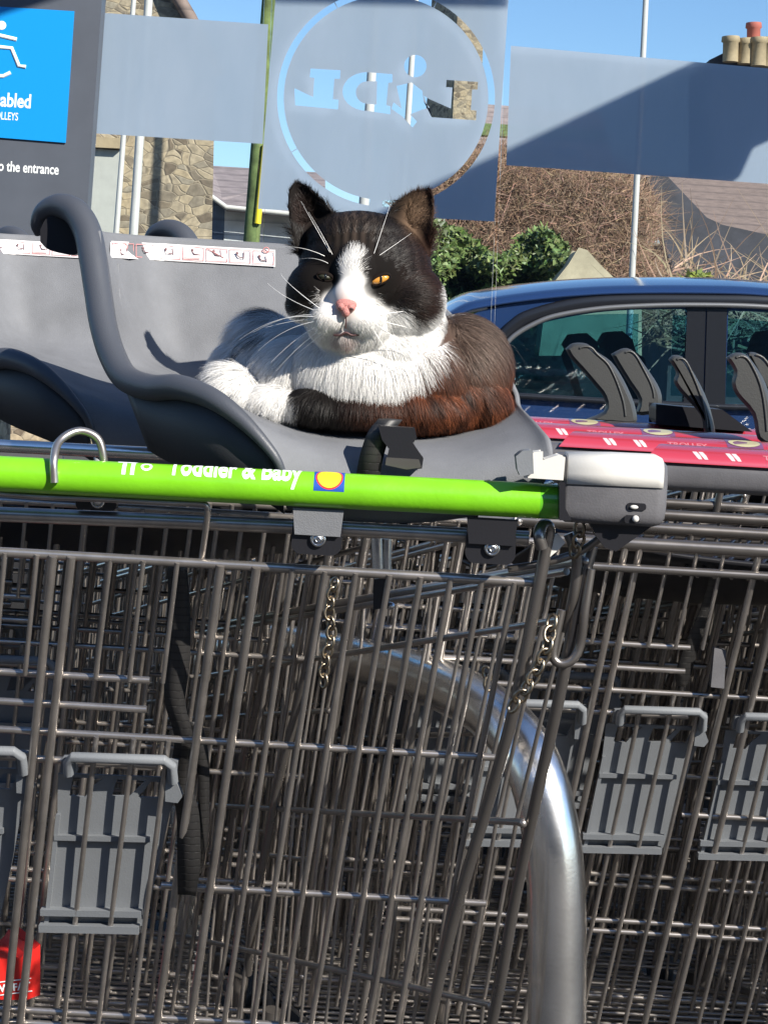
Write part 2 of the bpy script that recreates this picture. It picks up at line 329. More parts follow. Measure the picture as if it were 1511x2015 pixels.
# sign board on the left
root = empty('sign_board', P(60, 300, GD-.06), 'dark grey information board with bright cyan wheelchair square, left of the glass', 'sign')
g = MB(); px_panel(g, [(-300, -180), (213, -160), (201, 0), (164, 520), (-340, 500)], GD-.06, .05); o = g.build('board', M['signgrey'], bevel=.003); adopt(root, o)
g = MB(); px_panel(g, [(-180, 2), (147, 22), (130, 281), (-198, 255)], GD-.064, .002); adopt(root, g.build('cyan_panel', M['cyan']))
g = MB(); fd = GD-.066
sl_ = R(3.3)
def fit(vf, w_, h_=None):
    vs, fs = vf; x0 = min(v[0] for v in vs); x1 = max(v[0] for v in vs); k = w_/(x1-x0); ky = k if h_ is None else h_/max(v[1] for v in vs)
    return [((x-x0)*k, y*ky) for x, y in vs], fs
txt = []
for t_, sz, bo, x0, y0, w_, h_, fd_ in (('Disabled', 40, .9, -36, 206, 97, 27, GD-.0645), ('TROLLEYS', 22, .15, -25, 233, 61, 15, GD-.0645), ('to the entrance', 25, .45, -10, 335, 126, 20, GD-.0605)):
    g = MB(); flatpx(g, fit(text2d(t_, sz, bo), w_, h_), fd_, x0, y0, sl_+R(.5)); txt.append(g.build('lettering', M['print_white'], fix=False))
def stroke(mb, pts, wd, d):
    mb.tube([P(x, y, d) for x, y in pts], wd/2*d/F, 8, True)
g2 = MB()
for pts in ([(-14, 50), (-8, 92)], [(-8, 68), (34, 78)], [(-8, 92), (24, 95), (38, 130), (52, 132)], [(-38, 80), (-46, 110), (-38, 138), (-16, 150), (8, 150), (22, 143)]): stroke(g2, pts, 9, GD-.0625)
g2.ell(P(4, 50, GD-.0645), (.0085, .001, .0085))
adopt(root, g2.build('wheelchair_symbol', M['print_white']), *txt)

# ---------------------------------------------------------------- buildings
def wallpx(pts, d, th, mt, name, root, sk=0.):
    g = MB(); g.prism([P(x, y, d) for x, y in pts], (sk, th, 0)); o = g.build(name, mt); adopt(root, o); return o
D1 = 17.
root = empty('stone_house', (P(300, 500, D1).x, D1, 0), 'old rubble stone house with a pale rendered bay, behind the left film band', 'house')
wallpx([(60, -260), (325, -200), (350, 0), (372, 36), (424, 150), (408, 900), (20, 900)], D1, 5, M['stone'], 'wall', root, -2.2)
g = MB(); g.tube([P(250, -250, D1-.1), P(350, -6, D1-.1), P(374, 34, D1-.1), P(430, 150, D1-.1)], .06, 8); o = g.build('verge', M['slate']); adopt(root, o)
wallpx([(178, 292), (236, 296), (224, 462), (168, 458)], D1-.12, .12, M['render'], 'rendered_panel', root)
wallpx([(176, 268), (240, 272), (238, 292), (174, 289)], D1-.2, .2, M['buff'], 'lintel', root)
D2 = 24.
root = empty('siding_shed', (P(500, 450, D2).x, D2, 0), 'low white clapboard shed with grey roof beside the stone house', 'shed')
wallpx([(443, 408), (640, 428), (630, 800), (430, 800)], D2, 6, M['siding'], 'wall', root)
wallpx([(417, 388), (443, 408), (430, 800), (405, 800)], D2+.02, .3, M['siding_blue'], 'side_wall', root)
g = MB(); g.prism([P(416, 384, D2-.1), P(446, 407, D2-.3), P(640, 425, D2-.3), P(640, 340, D2+3), P(416, 326, D2+3)], (0, .1, -.05)); o = g.build('roof', M['slate_mauve']); adopt(root, o)
g = MB(); g.tube([P(415, 386, D2-.3), P(446, 408, D2-.34), P(640, 428, D2-.34)], .035, 6); o = g.build('fascia', M['white']); adopt(root, o)
D3 = 32.
root = empty('slate_house', (P(1350, 400, D3).x, D3, 0), 'house with long brown slate roof partly shaded, at the right behind the bare bushes', 'house')
g = MB()
g.prism([P(1180, 330, D3+7), P(1700, 372, D3+7), P(1720, 520, D3-.3), P(1335, 472, D3-.3)], (0, .25, -.1)); o = g.build('roof', M['slate']); adopt(root, o)
wallpx([(1325, 470), (1720, 515), (1715, 800), (1310, 790)], D3, 6, M['darkwall'], 'wall', root)
for x in (1352, 1395, 1450, 1490):
    wallpx([(x, 492), (x+24, 495), (x+21, 560), (x-3, 557)], D3-.05, .04, M['signgrey'], 'window', root)
g = MB(); g.prism([P(1272, 348, D3-1.5), P(1312, 346, D3-1.5), P(1390, 428, D3-1.5), P(1420, 442, D3-1.5), P(1720, 508, D3-1.5), P(1720, 560, D3-1.5), P(1330, 560, D3-1.5), P(1296, 440, D3-1.5)], (0, .5, 0)); o = g.build('roof_shade_wedge', M['darkwall']); adopt(root, o)  # dark wedge stands in for the shade lying over the slate roof
D4 = 40.
root = empty('mauve_roofed_house', (P(930, 300, D4).x, D4, 0), 'distant house with mauve slate roof and tall stone chimney, seen through the emblem', 'house')
g = MB(); g.prism([P(840, 196, D4+4), P(1180, 222, D4+4), P(1240, 420, D4), P(820, 400, D4)], (0, .3, -.1)); o = g.build('roof', M['slate_mauve']); adopt(root, o)
g = MB(); g.prism([P(838, 236, D4+1.7), P(1190, 256, D4+1.7), P(1196, 278, D4+1.2), P(834, 260, D4+1.2)], (0, .2, -.02)); o = g.build('moss_band', M['moss']); adopt(root, o)
wallpx([(820, 398), (1240, 420), (1230, 780), (800, 780)], D4+.3, 5, M['stone'], 'wall', root)
g = MB(); g.prism([P(904, -60, D4+2), P(957, -50, D4+2), P(943, 245, D4+2), P(890, 240, D4+2)], (-.55, 1.4, 0)); o = g.build('chimney', M['stone']); adopt(root, o)
D5 = 45.
root = empty('chimney_house', (P(1500, 100, D5).x, D5, 0), 'chimney stack with buff pots and one red pot rising at top right', 'house')
wallpx([(1395, 118), (1425, 103), (1460, 92), (1560, 100), (1600, 700), (1390, 700)], D5, 3, M['darkwall'], 'stack', root)
for k, (x, y0, y1, mt) in enumerate(((1437, 72, 108, 'buff'), (1466, 76, 112, 'buff'), (1482, 45, 108, 'terracotta'), (1492, 74, 116, 'buff'), (1512, 74, 118, 'buff'), (1540, 74, 118, 'buff'))):
    g = MB(); rr = .155*(1.15 if mt != 'terracotta' else 1.0)
    g.tube([P(x-1, y1+14, D5-.4+.12*(k % 3)), P(x, y0+12, D5-.4+.12*(k % 3)), P(x, y0+10, D5-.4+.12*(k % 3)), P(x, y0, D5-.4+.12*(k % 3))], [rr, rr, rr*1.22, rr*1.15], 14); o = g.build('chimney_pot', M[mt]); adopt(root, o)
# poles
def pole(x0, y0, x1, y1, d, wpx, mt, name, label, cat, group=None):
    a, b = P(x0, y0, d), P(x1, y1, d); dirv = (b-a).normalized(); bot = b+dirv*(b.z/max(.2, -dirv.z)); top = a-dirv*1.5
    g = MB(); r = wpx/2*d/F; g.tube([top, a, b, bot], [r*.85, r*.95, r*1.05, r*1.25], 14); g.tube([bot+Vector((0, 0, .15)), bot], [r*1.9, r*1.9], 12)
    o = g.build(name, mt); tag(o, label, cat, group); return o
pole(1270, 0, 1242, 560, 14, 12, M['polegrey'], 'lamp_post', 'tall slim white lamp post rising over the bare brown bushes and blue car', 'lamp post', 'lamp posts in the car park')
pole(814, 60, 798, 300, 20, 12, M['polegrey'], 'lamp_post', 'thin pale post seen through the middle letter of the round emblem', 'lamp post', 'lamp posts in the car park')
pole(736, 60, 722, 300, 15, 19, M['polegrey'], 'lamp_post', 'thicker pale post seen through the D shaped letter of the emblem', 'lamp post', 'lamp posts in the car park')
pole(244, 262, 229, 462, 15, 11, M['polegrey'], 'lamp_post', 'thin grey post nearest the dark sign, in front of the stone house', 'post', 'posts before the stone house')
pole(293, 0, 263, 462, 14, 17, M['polegrey'], 'lamp_post', 'thicker grey post just right of the thin one before the stone house', 'post', 'posts before the stone house')
o = pole(514, 215, 495, 476, 9, 31, M['moss'], 'mossy_post', 'green mossy timber post with a yellow strip down its right side', 'post')
g = MB(); a, b = P(521, 285, 8.96), P(507, 440, 8.96); g.tube([a, b], [.012, .018], 6); s_ = g.build('yellow_strip', M['yellow'], o)

# ---------------------------------------------------------------- vegetation
def ribbons(name, roots, dirs, lens, wid, cols, curve, mt, segs=3, side=None, parent=None):
    """many thin curved strands as one mesh (numpy)"""
    n = len(roots); t = np.linspace(0, 1, segs+1)
    if side is None:
        side = np.cross(dirs, np.tile([0., 1, 0], (n, 1)))+1e-6
    side = side/np.linalg.norm(side, axis=1, keepdims=True)
    V = np.zeros((n, segs+1, 2, 3))
    for i, tt in enumerate(t):
        c = roots+dirs*(lens*tt)[:, None]+curve*(lens*tt*tt)[:, None]
        w_ = (wid*(1-.85*tt))[:, None]/2
        V[:, i, 0] = c-side*w_; V[:, i, 1] = c+side*w_
    base = (np.arange(n)*(segs+1)*2)[:, None, None]; q = np.zeros((n, segs, 4), int)
    for i in range(segs): q[:, i] = [i*2, i*2+1, i*2+3, i*2+2]
    Fc = (q+base).reshape(-1, 4); me = bpy.data.meshes.new(name); nv = n*(segs+1)*2
    me.vertices.add(nv); me.vertices.foreach_set('co', V.reshape(-1)); me.loops.add(Fc.size); me.loops.foreach_set('vertex_index', Fc.reshape(-1))
    me.polygons.add(len(Fc)); me.polygons.foreach_set('loop_start', np.arange(len(Fc))*4); me.polygons.foreach_set('loop_total', np.full(len(Fc), 4)); me.polygons.foreach_set('use_smooth', np.ones(len(Fc), bool)); me.update(); me.validate()
    a = me.color_attributes.new('Col', 'FLOAT_COLOR', 'POINT'); cc = np.ones((n, (segs+1)*2, 4)); cc[:, :, :3] = cols[:, None, :]
    a.data.foreach_set('color', cc.reshape(-1)); me.materials.append(mt)
    o = bpy.data.objects.new(name, me); COL.objects.link(o)
    if parent: o.parent = parent
    return o
def unit(a): return a/np.maximum(np.linalg.norm(a, axis=-1, keepdims=True), 1e-9)
def bush_twigs(poly, d, n, spread, col, ln, wid):
    """twigs filling an outline with depth"""
    xs = [p[0] for p in poly]; ys = [p[1] for p in poly]; out = []
    while len(out) < n:
        x, y = rnd.uniform(min(xs), max(xs)), rnd.uniform(min(ys), max(ys))
        if inpoly(x, y, poly): out.append(P(x, y, d+rnd.uniform(0, spread)))
    rt = np.array([tuple(v) for v in out]); dr = unit(rng.normal(size=(n, 3))*[1, .6, .9]+[0, 0, .5]); cv = rng.normal(size=(n, 3))*.35
    c = np.array(col)[None]*(rng.uniform(.55, 1.5, (n, 1)))*rng.uniform(.9, 1.1, (n, 3))
    return rt, dr, rng.uniform(.5, 1.3, n)*ln, rng.uniform(.6, 1.6, n)*wid, c, cv
def inpoly(x, y, pl):
    r = False; j = len(pl)-1
    for i in range(len(pl)):
        if (pl[i][1] > y) != (pl[j][1] > y) and x < (pl[j][0]-pl[i][0])*(y-pl[i][1])/(pl[j][1]-pl[i][1])+pl[i][0]: r = not r
        j = i
    return r
bp = [(780, 300), (990, 300), (1235, 335), (1290, 400), (1300, 445), (1275, 500), (1330, 560), (1320, 640), (780, 640)]
a = bush_twigs(bp, 20, 60000, 2.0, (.25, .165, .115), .17, .007); a = (*a[:5], a[5]*1.8)
o = ribbons('bare_bush', *a, M['bark']); tag(o, 'wide tangle of bare brown twigs covering the bank behind the ivy', 'bush')
a = bush_twigs([(1330, 470), (1380, 500), (1511, 520), (1620, 520), (1620, 640), (1290, 640), (1290, 560)], 13, 420, 1.2, (.34, .24, .17), .42, .012)
a = (a[0]-np.array([0, 0, .15]), *a[1:]); o = ribbons('bare_shrub', *a, M['bark'], segs=4); tag(o, 'sparse bare reddish shrub in front of the dark wall at right', 'shrub')
g = MB()
g.ell(P(1040, 560, 19.8)+Vector((0, 1.8, -.4)), (1.6, 1.0, 1.25)); tmp = g
def leafy(poly, d, n, spread, col, size):
    xs = [p[0] for p in poly]; ys = [p[1] for p in poly]; out = []
    while len(out) < n:
        x, y = rnd.uniform(min(xs), max(xs)), rnd.uniform(min(ys), max(ys))
        if inpoly(x, y, poly): out.append(P(x, y, d+rnd.uniform(0, spread)+.25*math.sin(x*.05)+.2*math.sin(y*.07)))
    rt = np.array([tuple(v) for v in out]); dr = unit(rng.normal(size=(n, 3))+[.3, -.3, -.1]); nn = unit(rng.normal(size=(n, 3))*.8+[.4, -.8, .6])
    c = np.array(col)[None]*(rng.uniform(.4, 1.6, (n, 1)))*rng.uniform(.85, 1.15, (n, 3)); return rt, dr, rng.uniform(.7, 1.3, n)*size, rng.uniform(.7, 1.3, n)*size*.8, c, rng.normal(size=(n, 3))*.2, nn
def leaf_obj(name, poly, d, n, spread, col, size, parent=None):
    rt, dr, ln, wd, c, cv, nn = leafy(poly, d, n, spread, col, size)
    return ribbons(name, rt, dr, ln, wd, c, cv, M['leaf'], segs=2, side=np.cross(dr, nn), parent=parent)
ivy = [(820, 440), (850, 432), (880, 445), (905, 452), (930, 470), (955, 492), (985, 505), (1010, 488), (1030, 462), (1062, 448), (1085, 456), (1108, 480), (1120, 500), (1100, 530), (1080, 560), (1080, 640), (790, 640), (790, 450)]
o = leaf_obj('ivy_hedge', ivy, 16, 19000, .8, (.11, .15, .045), .05); tag(o, 'glossy green ivy hedge right of the cat in front of the bare twigs', 'hedge')
o = leaf_obj('small_green_shrub', [(1340, 548), (1360, 535), (1390, 540), (1400, 560), (1395, 600), (1335, 600)], 12.5, 500, .3, (.16, .18, .04), .05); tag(o, 'small yellow-green shrub above the car roof at right', 'shrub')
root = None
g = MB(); pts = [(1075, 580), (1090, 555), (1118, 520), (1138, 487), (1155, 492), (1180, 520), (1206, 545), (1262, 552), (1262, 700), (1060, 700)]
g.prism([P(x, y, 15.2) for x, y in pts], (0, .5, 0)); o = g.build('stone_boulder', mat('lichen_stone', (.40, .35, .24), .9, bump=.8, bscale=10, var=.25, vscale=5), bevel=.05); tag(o, 'pale pointed stone wall end between the ivy and the white lamp post', 'wall')

# ---------------------------------------------------------------- car
def holed(mb, outer, holes, d, th, back_only=False):
    vs, fs = fill2d([[(x, -y) for x, y in outer]]+[[(x, -y) for x, y in h] for h in holes])
    A = [P(x, -y, d) for x, y in vs]; B = [p+Vector((0, th, 0)) for p in A]
    mb.add(A, fs, False); mb.add(B, [f[::-1] for f in fs], False)
    for ol in [outer]+holes:
        a = [P(x, y, d) for x, y in ol]; b = [p+Vector((0, th, 0)) for p in a]; n = len(a)
        mb.add(a+b, [(i, (i+1) % n, (i+1) % n+n, i+n) for i in range(n)], False)
DC = 8.4
car = empty('parked_car', (P(1500, 800, DC).x, DC+.85, 0), 'blue hatchback car parked side-on beyond the glass', 'car')
def s2(pts, n=6): return [tuple(p) for p in spline(pts, n)]
roofline = s2([(905, 640), (925, 622), (963, 607), (1047, 592), (1130, 583), (1235, 577), (1400, 577), (1511, 581), (1700, 600), (1850, 640), (2000, 710), (2080, 775)])
win_r = s2([(1003, 668), (1040, 647), (1080, 632), (1172, 615), (1260, 609), (1352, 608)], 4)+[(1350, 700), (1345, 796), (1200, 790), (1014, 780), (1005, 730)]
win_f = [(1432, 611)]+s2([(1511, 614), (1680, 630), (1800, 668), (1905, 735)], 4)+[(1900, 812), (1426, 800)]
outer = [(830, 700)]+roofline+[(2300, 840), (2420, 1000), (2400, 1160), (760, 1120), (770, 900), (790, 790)]
g = MB(); holed(g, outer, [win_r, win_f], DC, .06); adopt(car, g.build('body_side', M['carpaint'], bevel=.012))
g = MB(); holed(g, outer, [win_r, win_f], DC+1.62, .06); adopt(car, g.build('body_side', M['carpaint']))
# roof and tailgate loft over the car's width
prof = s2([(700, 900), (770, 740), (830, 668), (905, 612), (963, 596), (1047, 584), (1130, 576), (1235, 571), (1400, 571), (1511, 576), (1700, 596), (1850, 640)], 5)
rows = []
for j in range(13):
    y = DC-.02+1.72*j/12; t = (j-6)/6; cz = .085*(1-abs(t)**2.6)
    rows.append([P(x, yy, DC)+Vector((0, y-DC, cz-.012)) for x, yy in prof])
g = MB(); g.grid(rows); adopt(car, g.build('roof', M['carpaint'], solid=.012))
g = MB()
fr = s2([(984, 668), (1010, 642), (1043, 622), (1130, 600), (1235, 592), (1400, 592), (1511, 595), (1700, 613)], 6)
g.tube([P(x, y, DC-.012) for x, y in fr], .026, 8, flat=(.5, 1.15)); o = g.build('window_frame', M['cartrim']); adopt(car, o)
g = MB(); g.tube([P(x, y, DC-.03) for x, y in s2([(992, 680), (1012, 660), (1045, 640), (1090, 622), (1172, 608), (1260, 602), (1370, 600), (1511, 604), (1700, 622)], 6)], .011, 8); adopt(car, g.build('window_seal', M['chrome']))
g = MB(); g.prism([P(x, y, DC-.014) for x, y in [(1352, 600), (1388, 600), (1382, 802), (1344, 800)]], (0, .012, 0)); g.prism([P(x, y, DC-.014) for x, y in [(1391, 600), (1430, 600), (1426, 802), (1385, 802)]], (0, .012, 0)); adopt(car, g.build('door_pillar', M['cartrim']))
g = MB(); g.tube([P(1000, 778, DC-.02), P(1200, 790, DC-.02), P(1430, 801, DC-.02), P(1900, 812, DC-.02)], .014, 8); adopt(car, g.build('belt_seal', M['cartrim']))
for h in (win_r, win_f):
    g = MB(); g.prism([P(x, y, DC+.03) for x, y in h], (0, .005, 0)); adopt(car, g.build('side_window', M['carglass']))
    g = MB(); g.prism([P(x, y, DC+.03)+Vector((0, 1.62, 0)) for x, y in h], (0, .005, 0)); adopt(car, g.build('side_window', M['carglass']))
g = MB(); g.prism([P(1000, 1110, DC+.1), P(2200, 1130, DC+.1), P(2200, 840, DC+.1), P(1000, 830, DC+.1)], (0, 1.5, 0)); adopt(car, g.build('cabin', M['cartrim']))
def car_seat(px, y0, d):
    g = MB(); pts = [(px, 812), (px-22, 740), (px-40, 690), (px-30, 672), (px+2, 672), (px+38, 700), (px+62, 812)]
    g.prism([P(x, y+y0, d) for x, y in pts], (0, .42, 0)); b = g.build('seat_back', M['carseat'], bevel=.03)
    g = MB(); pts = [(px-46, 668), (px-34, 648), (px-6, 645), (px+14, 662), (px+22, 690), (px-30, 692)]
    g.prism([P(x, y+y0, d+.08) for x, y in pts], (0, .26, 0)); h = g.build('headrest', M['carseat'], b, bevel=.02); adopt(car, b)
car_seat(1160, 10, DC+.2); car_seat(1230, 6, DC+.95); car_seat(1540, 4, DC+.2); car_seat(1580, 2, DC+.95)
for x in (900, 2080):
    for dy in (-.02, 1.5):
        c = P(x, 1090, DC)+Vector((0, dy, 0)); c.z = .31
        g = MB(); g.torus(c+Vector((0, .1, 0)), .25, .075, (1, 0, 0), (0, 0, 1), 32, 10); t = g.build('tyre', M['rubber']); adopt(car, t)
        g = MB(); g.ell(c+Vector((0, .1, 0)), (.2, .05, .2)); adopt(car, g.build('rim', M['steel']))

# ================================================================ TROLLEYS
FW = Vector((-.26, .965, 0))
OA = Vector((-.06, 1.40, 0)); DB = 1.76; OB = Vector((OA.x+P(1220, 1090, DB+.03).x-P(122, 1120, 1.425).x+.009, DB, -.006)); STEP = Vector((-.062, .17, 0))
DR = 1.425                                     # depth of the top rail of the front trolley
def xr(px): return P(px, 1130, DR).x
def rearpt(px, z, off=0.):
    """point of the sloping rear panel under photo column px of its top rail"""
    t = (.985-z); s = .36
    return Vector((xr(px)-s*t*.29*1.0-.0, DR+s*t+off, z))
def zpx(py, d): return CZ-((py-CY)*cr)*d/F
RP = rearpt
TW, TN = .0033, .0020
def rail_z(px): return P(px, 1105+px*.0445, DR).z
def rear_wires(front):
    g = MB(); jr = random.Random(3)
    def rearpt(px, z, off=0.): return RP(px+jr.uniform(-2.5, 2.5), z, off+jr.uniform(-.0008, .0008))
    zt = .987
    full = [(-330, TW), (-297, TW), (106, TW), (139, TW), (433, TW), (504, TW)]
    for px, r in full: g.tube([rearpt(px, zt, -.004), rearpt(px, .42, -.004)], r, 8)
    for px in (576, 638, 700, 764, 825, 886, 947, 1010): g.tube([rearpt(px, zt, -.003), rearpt(px, .44, -.003)], .0023, 8)
    for px in (-250, -185, -120, -55, 10, 72, 215, 283, 350): g.tube([rearpt(px, zt, -.003), rearpt(px, .892, -.003)], TN, 6)
    for px in (-220, -140, -60, 20, 232, 307, 380): g.tube([rearpt(px, .845, -.003), rearpt(px, .42, -.003)], TN+.0003, 6)
    g.tube([rearpt(-355, zt), rearpt(1055, zt)], .0036, 10)
    for z, a, b in ((.892, -340, 325), (.868, -340, 325), (.845, -340, 1062), (.822, -340, 360), (.72, 400, 1085), (.60, -340, 1100), (.588, -340, 1100), (.45, -340, 1110)):
        g.tube([rearpt(a, z, .003), rearpt(b, z, .003)], .0028, 8)
    # heavier side tubes hooked over the frame bar
    return g
g = rear_wires(True); REAR = g
g = MB()
e1 = [(1066, 1078, 1.40), (1060, 1052, 1.398), (1068, 1034, 1.405), (1080, 1040, 1.41), (1074, 1080, 1.412), (1052, 1190, 1.42), (1010, 1400, 1.44), (960, 1580, 1.47), (895, 1800, 1.51), (830, 2080, 1.56), (800, 2250, 1.6)]
g.tube(SP(e1, 5), .0046, 10)
e2 = [(1165, 1075, 1.43), (1150, 1130, 1.43), (1128, 1230, 1.435), (1098, 1380, 1.45), (1055, 1570, 1.48), (1015, 1760, 1.52), (985, 1930, 1.55), (950, 2100, 1.59), (930, 2250, 1.62)]
g.tube(SP(e2, 5), .0046, 10)
REDGE = g
# side panels: four rails from the rear corner forward, and the thin uprights between them
NEAR = [(1150, 1103, 1.43), (1128, 1215, 1.44), (1028, 1618, 1.49), (966, 1977, 1.57), (930, 2250, 1.62)]
FAR = [(400, 1235, 2.15), (392, 1332, 2.15), (368, 1582, 2.15), (345, 1838, 2.15), (330, 2040, 2.15)]
SRW = [[P(*a).lerp(P(*b), i/30) for i in range(31)] for a, b in zip(NEAR, FAR)]
def side_panel(mir):
    g = MB(); jr = random.Random(5); f = (lambda v: v+Vector((-.49+.08*(v.y-1.43), 0, 0))) if mir else (lambda v: v)
    for k, l in enumerate(SRW):
        g.tube([f(v) for v in l], .0042 if k == 0 else .0028, 8)
        g.ell(f(l[0])+Vector((0, -.003, 0)), (.0035,)*3, 8, 6)
    l0 = [v+Vector((-.012, .01, -.010)) for v in SRW[0]]; g.tube([f(v) for v in l0], .003, 8)
    n = len(SRW[0])-1
    for i in range(24):
        t = (i+.6)/24*n; k = min(int(t), n-1); w_ = t-k
        pts = [f(l[k].lerp(l[k+1], w_))+Vector(((.004 if not mir else -.004)+jr.uniform(-.0015, .0015), jr.uniform(-.004, .004), 0)) for l in SRW]
        g.tube(pts, .0018, 6)
    return g
def fl(px, py, d): return P(px, py, d)
def front_base():
    g = MB(); a = [l[-1] for l in SRW]; mirr = lambda v: v+Vector((-.49+.08*(v.y-1.43), 0, 0))
    b = [mirr(v) for v in a]
    for i in range(13):
        t = i/12; g.tube([p.lerp(q, t) for p, q in zip(a, b)], .0019, 6)
    for p, q in zip(a, b): g.tube([p, q], .0026, 6)
    h = MB()
    r0, r1 = rearpt(-350, .43), rearpt(1085, .43); f0, f1 = b[-1], a[-1]
    for i in range(22):
        t = i/21; h.tube([r0.lerp(f0, t), r1.lerp(f1, t)], .0019, 6)
    for i in range(9):
        t = i/8; h.tube([r0.lerp(r1, t)+Vector((0, 0, -.004)), f0.lerp(f1, t)+Vector((0, 0, -.004))], .0022, 6)
    return g, h
FRONT, BASE = front_base()
def chassis():
    g = MB()
    for s in (-1, 1):
        x0 = OA.x+s*.19
        pts = [(x0-.045, 1.60, .46), (x0-.05, 1.61, .40), (x0-.06, 1.64, .30), (x0-.10, 1.74, .19), (x0-.18, 2.0, .17), (x0-.24, 2.2, .17)]
        g.tube(spline([(p[0]-s*(.0 if i < 5 else .03), p[1], p[2]) for i, p in enumerate(pts)], 6), .009, 10)
    g.tube([(OA.x-.25, 1.64, .30), (OA.x+.13, 1.64, .30)], .008, 8)
    g.tube([(OA.x-.43, 2.18, .17), (OA.x+.0-.06, 2.18, .17)], .008, 8)
    return g
CH = chassis()
def castor(x, y):
    g = MB(); g.torus((x, y, .062), .042, .018, (0, 1, 0), (0, 0, 1), 20, 8); g.ell((x, y, .062), (.012, .034, .034), 12, 8)
    g.tube([(x, y-.03, .17), (x, y-.03, .13), (x, y, .062)], .008, 8); return g
CAST = [castor(OA.x-.27, 1.68), castor(OA.x+.12, 1.68), castor(OA.x-.40, 2.16), castor(OA.x-.08, 2.16)]
# leg-opening flap of the child seat
def flap_parts(dx):
    g = MB(); d = 1.494
    o_ = [(113, 1522), (322, 1530), (331, 1572), (320, 1600), (300, 1700), (272, 1822), (86, 1816), (92, 1775), (104, 1700), (112, 1600)]
    hs = [[(140, 1530), (196, 1532), (178, 1548), (163, 1568), (134, 1566)], [(222, 1534), (276, 1536), (246, 1566), (213, 1566)], [(286, 1538), (312, 1540), (300, 1570), (262, 1568)]]
    def q(x, y): return (x, y)
    vs, fs = fill2d([[(x, -y) for x, y in o_]]+[[(x, -y) for x, y in h] for h in hs])
    def T(x, y, off=0.): x = 84+(x-84)*1.06; return P(x, y, d+(y-1520)/300*.045)+Vector((dx, off, 0))
    A = [T(x, -y) for x, y in vs]; B = [p+Vector((0, .003, 0)) for p in A]
    g.add(A, fs, False); g.add(B, [f[::-1] for f in fs], False)
    for ol in [o_]+hs:
        a = [T(x, y) for x, y in ol]; n = len(a); g.add(a+[p+Vector((0, .003, 0)) for p in a], [(i, (i+1) % n, (i+1) % n+n, i+n) for i in range(n)], False)
    for ya, yb, xa, xb, dep in ((1640, 1650, 108, 285, .006), (1783, 1795, 84, 270, .010), (1812, 1826, 82, 266, .012)):
        p = [T(xa, ya, -dep), T(xb, ya+4, -dep), T(xb, yb+4, -dep), T(xa, yb, -dep)]; g.prism(p, (0, dep, 0))
    for xa, xb in ((108, 116),):
        p = [T(xa+3, 1600, -.005), T(xb+3, 1600, -.005), T(xb-19, 1815, -.005), T(xa-19, 1815, -.005)]; g.prism(p, (0, .005, 0))
    h = MB()
    pts = [T(138, 1515, -.014), T(138, 1492, -.016), T(146, 1480, -.018), T(230, 1482, -.02), T(315, 1486, -.018), T(328, 1498, -.016), T(330, 1530, -.013)]
    h.tube(pts, .0042, 8, flat=(1.0, 1.0))
    h.prism([T(125, 1484, -.012), T(150, 1484, -.012), T(152, 1514, -.012), T(122, 1514, -.012)], (0, .010, 0))
    h.prism([T(315, 1490, -.012), T(338, 1492, -.012), T(334, 1530, -.012), T(347, 1560, -.012), T(338, 1573, -.012), T(315, 1570, -.012)], (0, .010, 0))
    return g, h
def handle_bar(dz=0): pass
templates = {}
def basket(root, flaps=(0, -.1147)):
    """the wire basket, chassis and castors of one trolley, built once in place under its Empty"""
    out = []
    out.append(REAR.build('rear_panel', M['wire'], fix=False)); out.append(REDGE.build('rear_frame', M['wire_dark'], fix=False))
    out.append(side_panel(False).build('side_panel', M['wire'], fix=False)); out.append(side_panel(True).build('side_panel', M['wire'], fix=False))
    out.append(FRONT.build('front_panel', M['wire'], fix=False)); out.append(BASE.build('basket_floor', M['wire'], fix=False)); out.append(CH.build('chassis', M['wire_dark'], fix=False))
    for c in CAST: out.append(c.build('castor', M['rubber'], fix=False))
    for dx in flaps:
        a, b = flap_parts(dx); f = a.build('leg_flap', M['flap']); fb = b.build('flap_grip', M['flap'], f, bevel=.0015); out.append(f)
    adopt(root, *out); return out
# ---- the front trolley
A = empty('toddler_trolley', OA, 'front trolley with lime green handle, its grey moulded child seat holding the cat', 'trolley', 'shopping trolleys in the bay')
SHARED = basket(A)
# handle: round lime bar, darker collar at its right end
def hp(px, py=None, d=1.40): return P(px, (932+px*.0505) if py is None else py, d)
HR = .0129
g = MB(); g.tube([hp(-190), hp(300), hp(700), hp(1060)], HR, 40); adopt(A, g.build('handle', M['green']))
hh = A.children[-1]
g = MB(); g.tube([hp(1059), hp(1062), hp(1112)], [HR*.97, HR*.985, HR*.985], 40); s_ = g.build('handle_collar', mat('green_collar', (.11, .42, .02), .2, coat=.5), fix=False); adopt(A, s_)
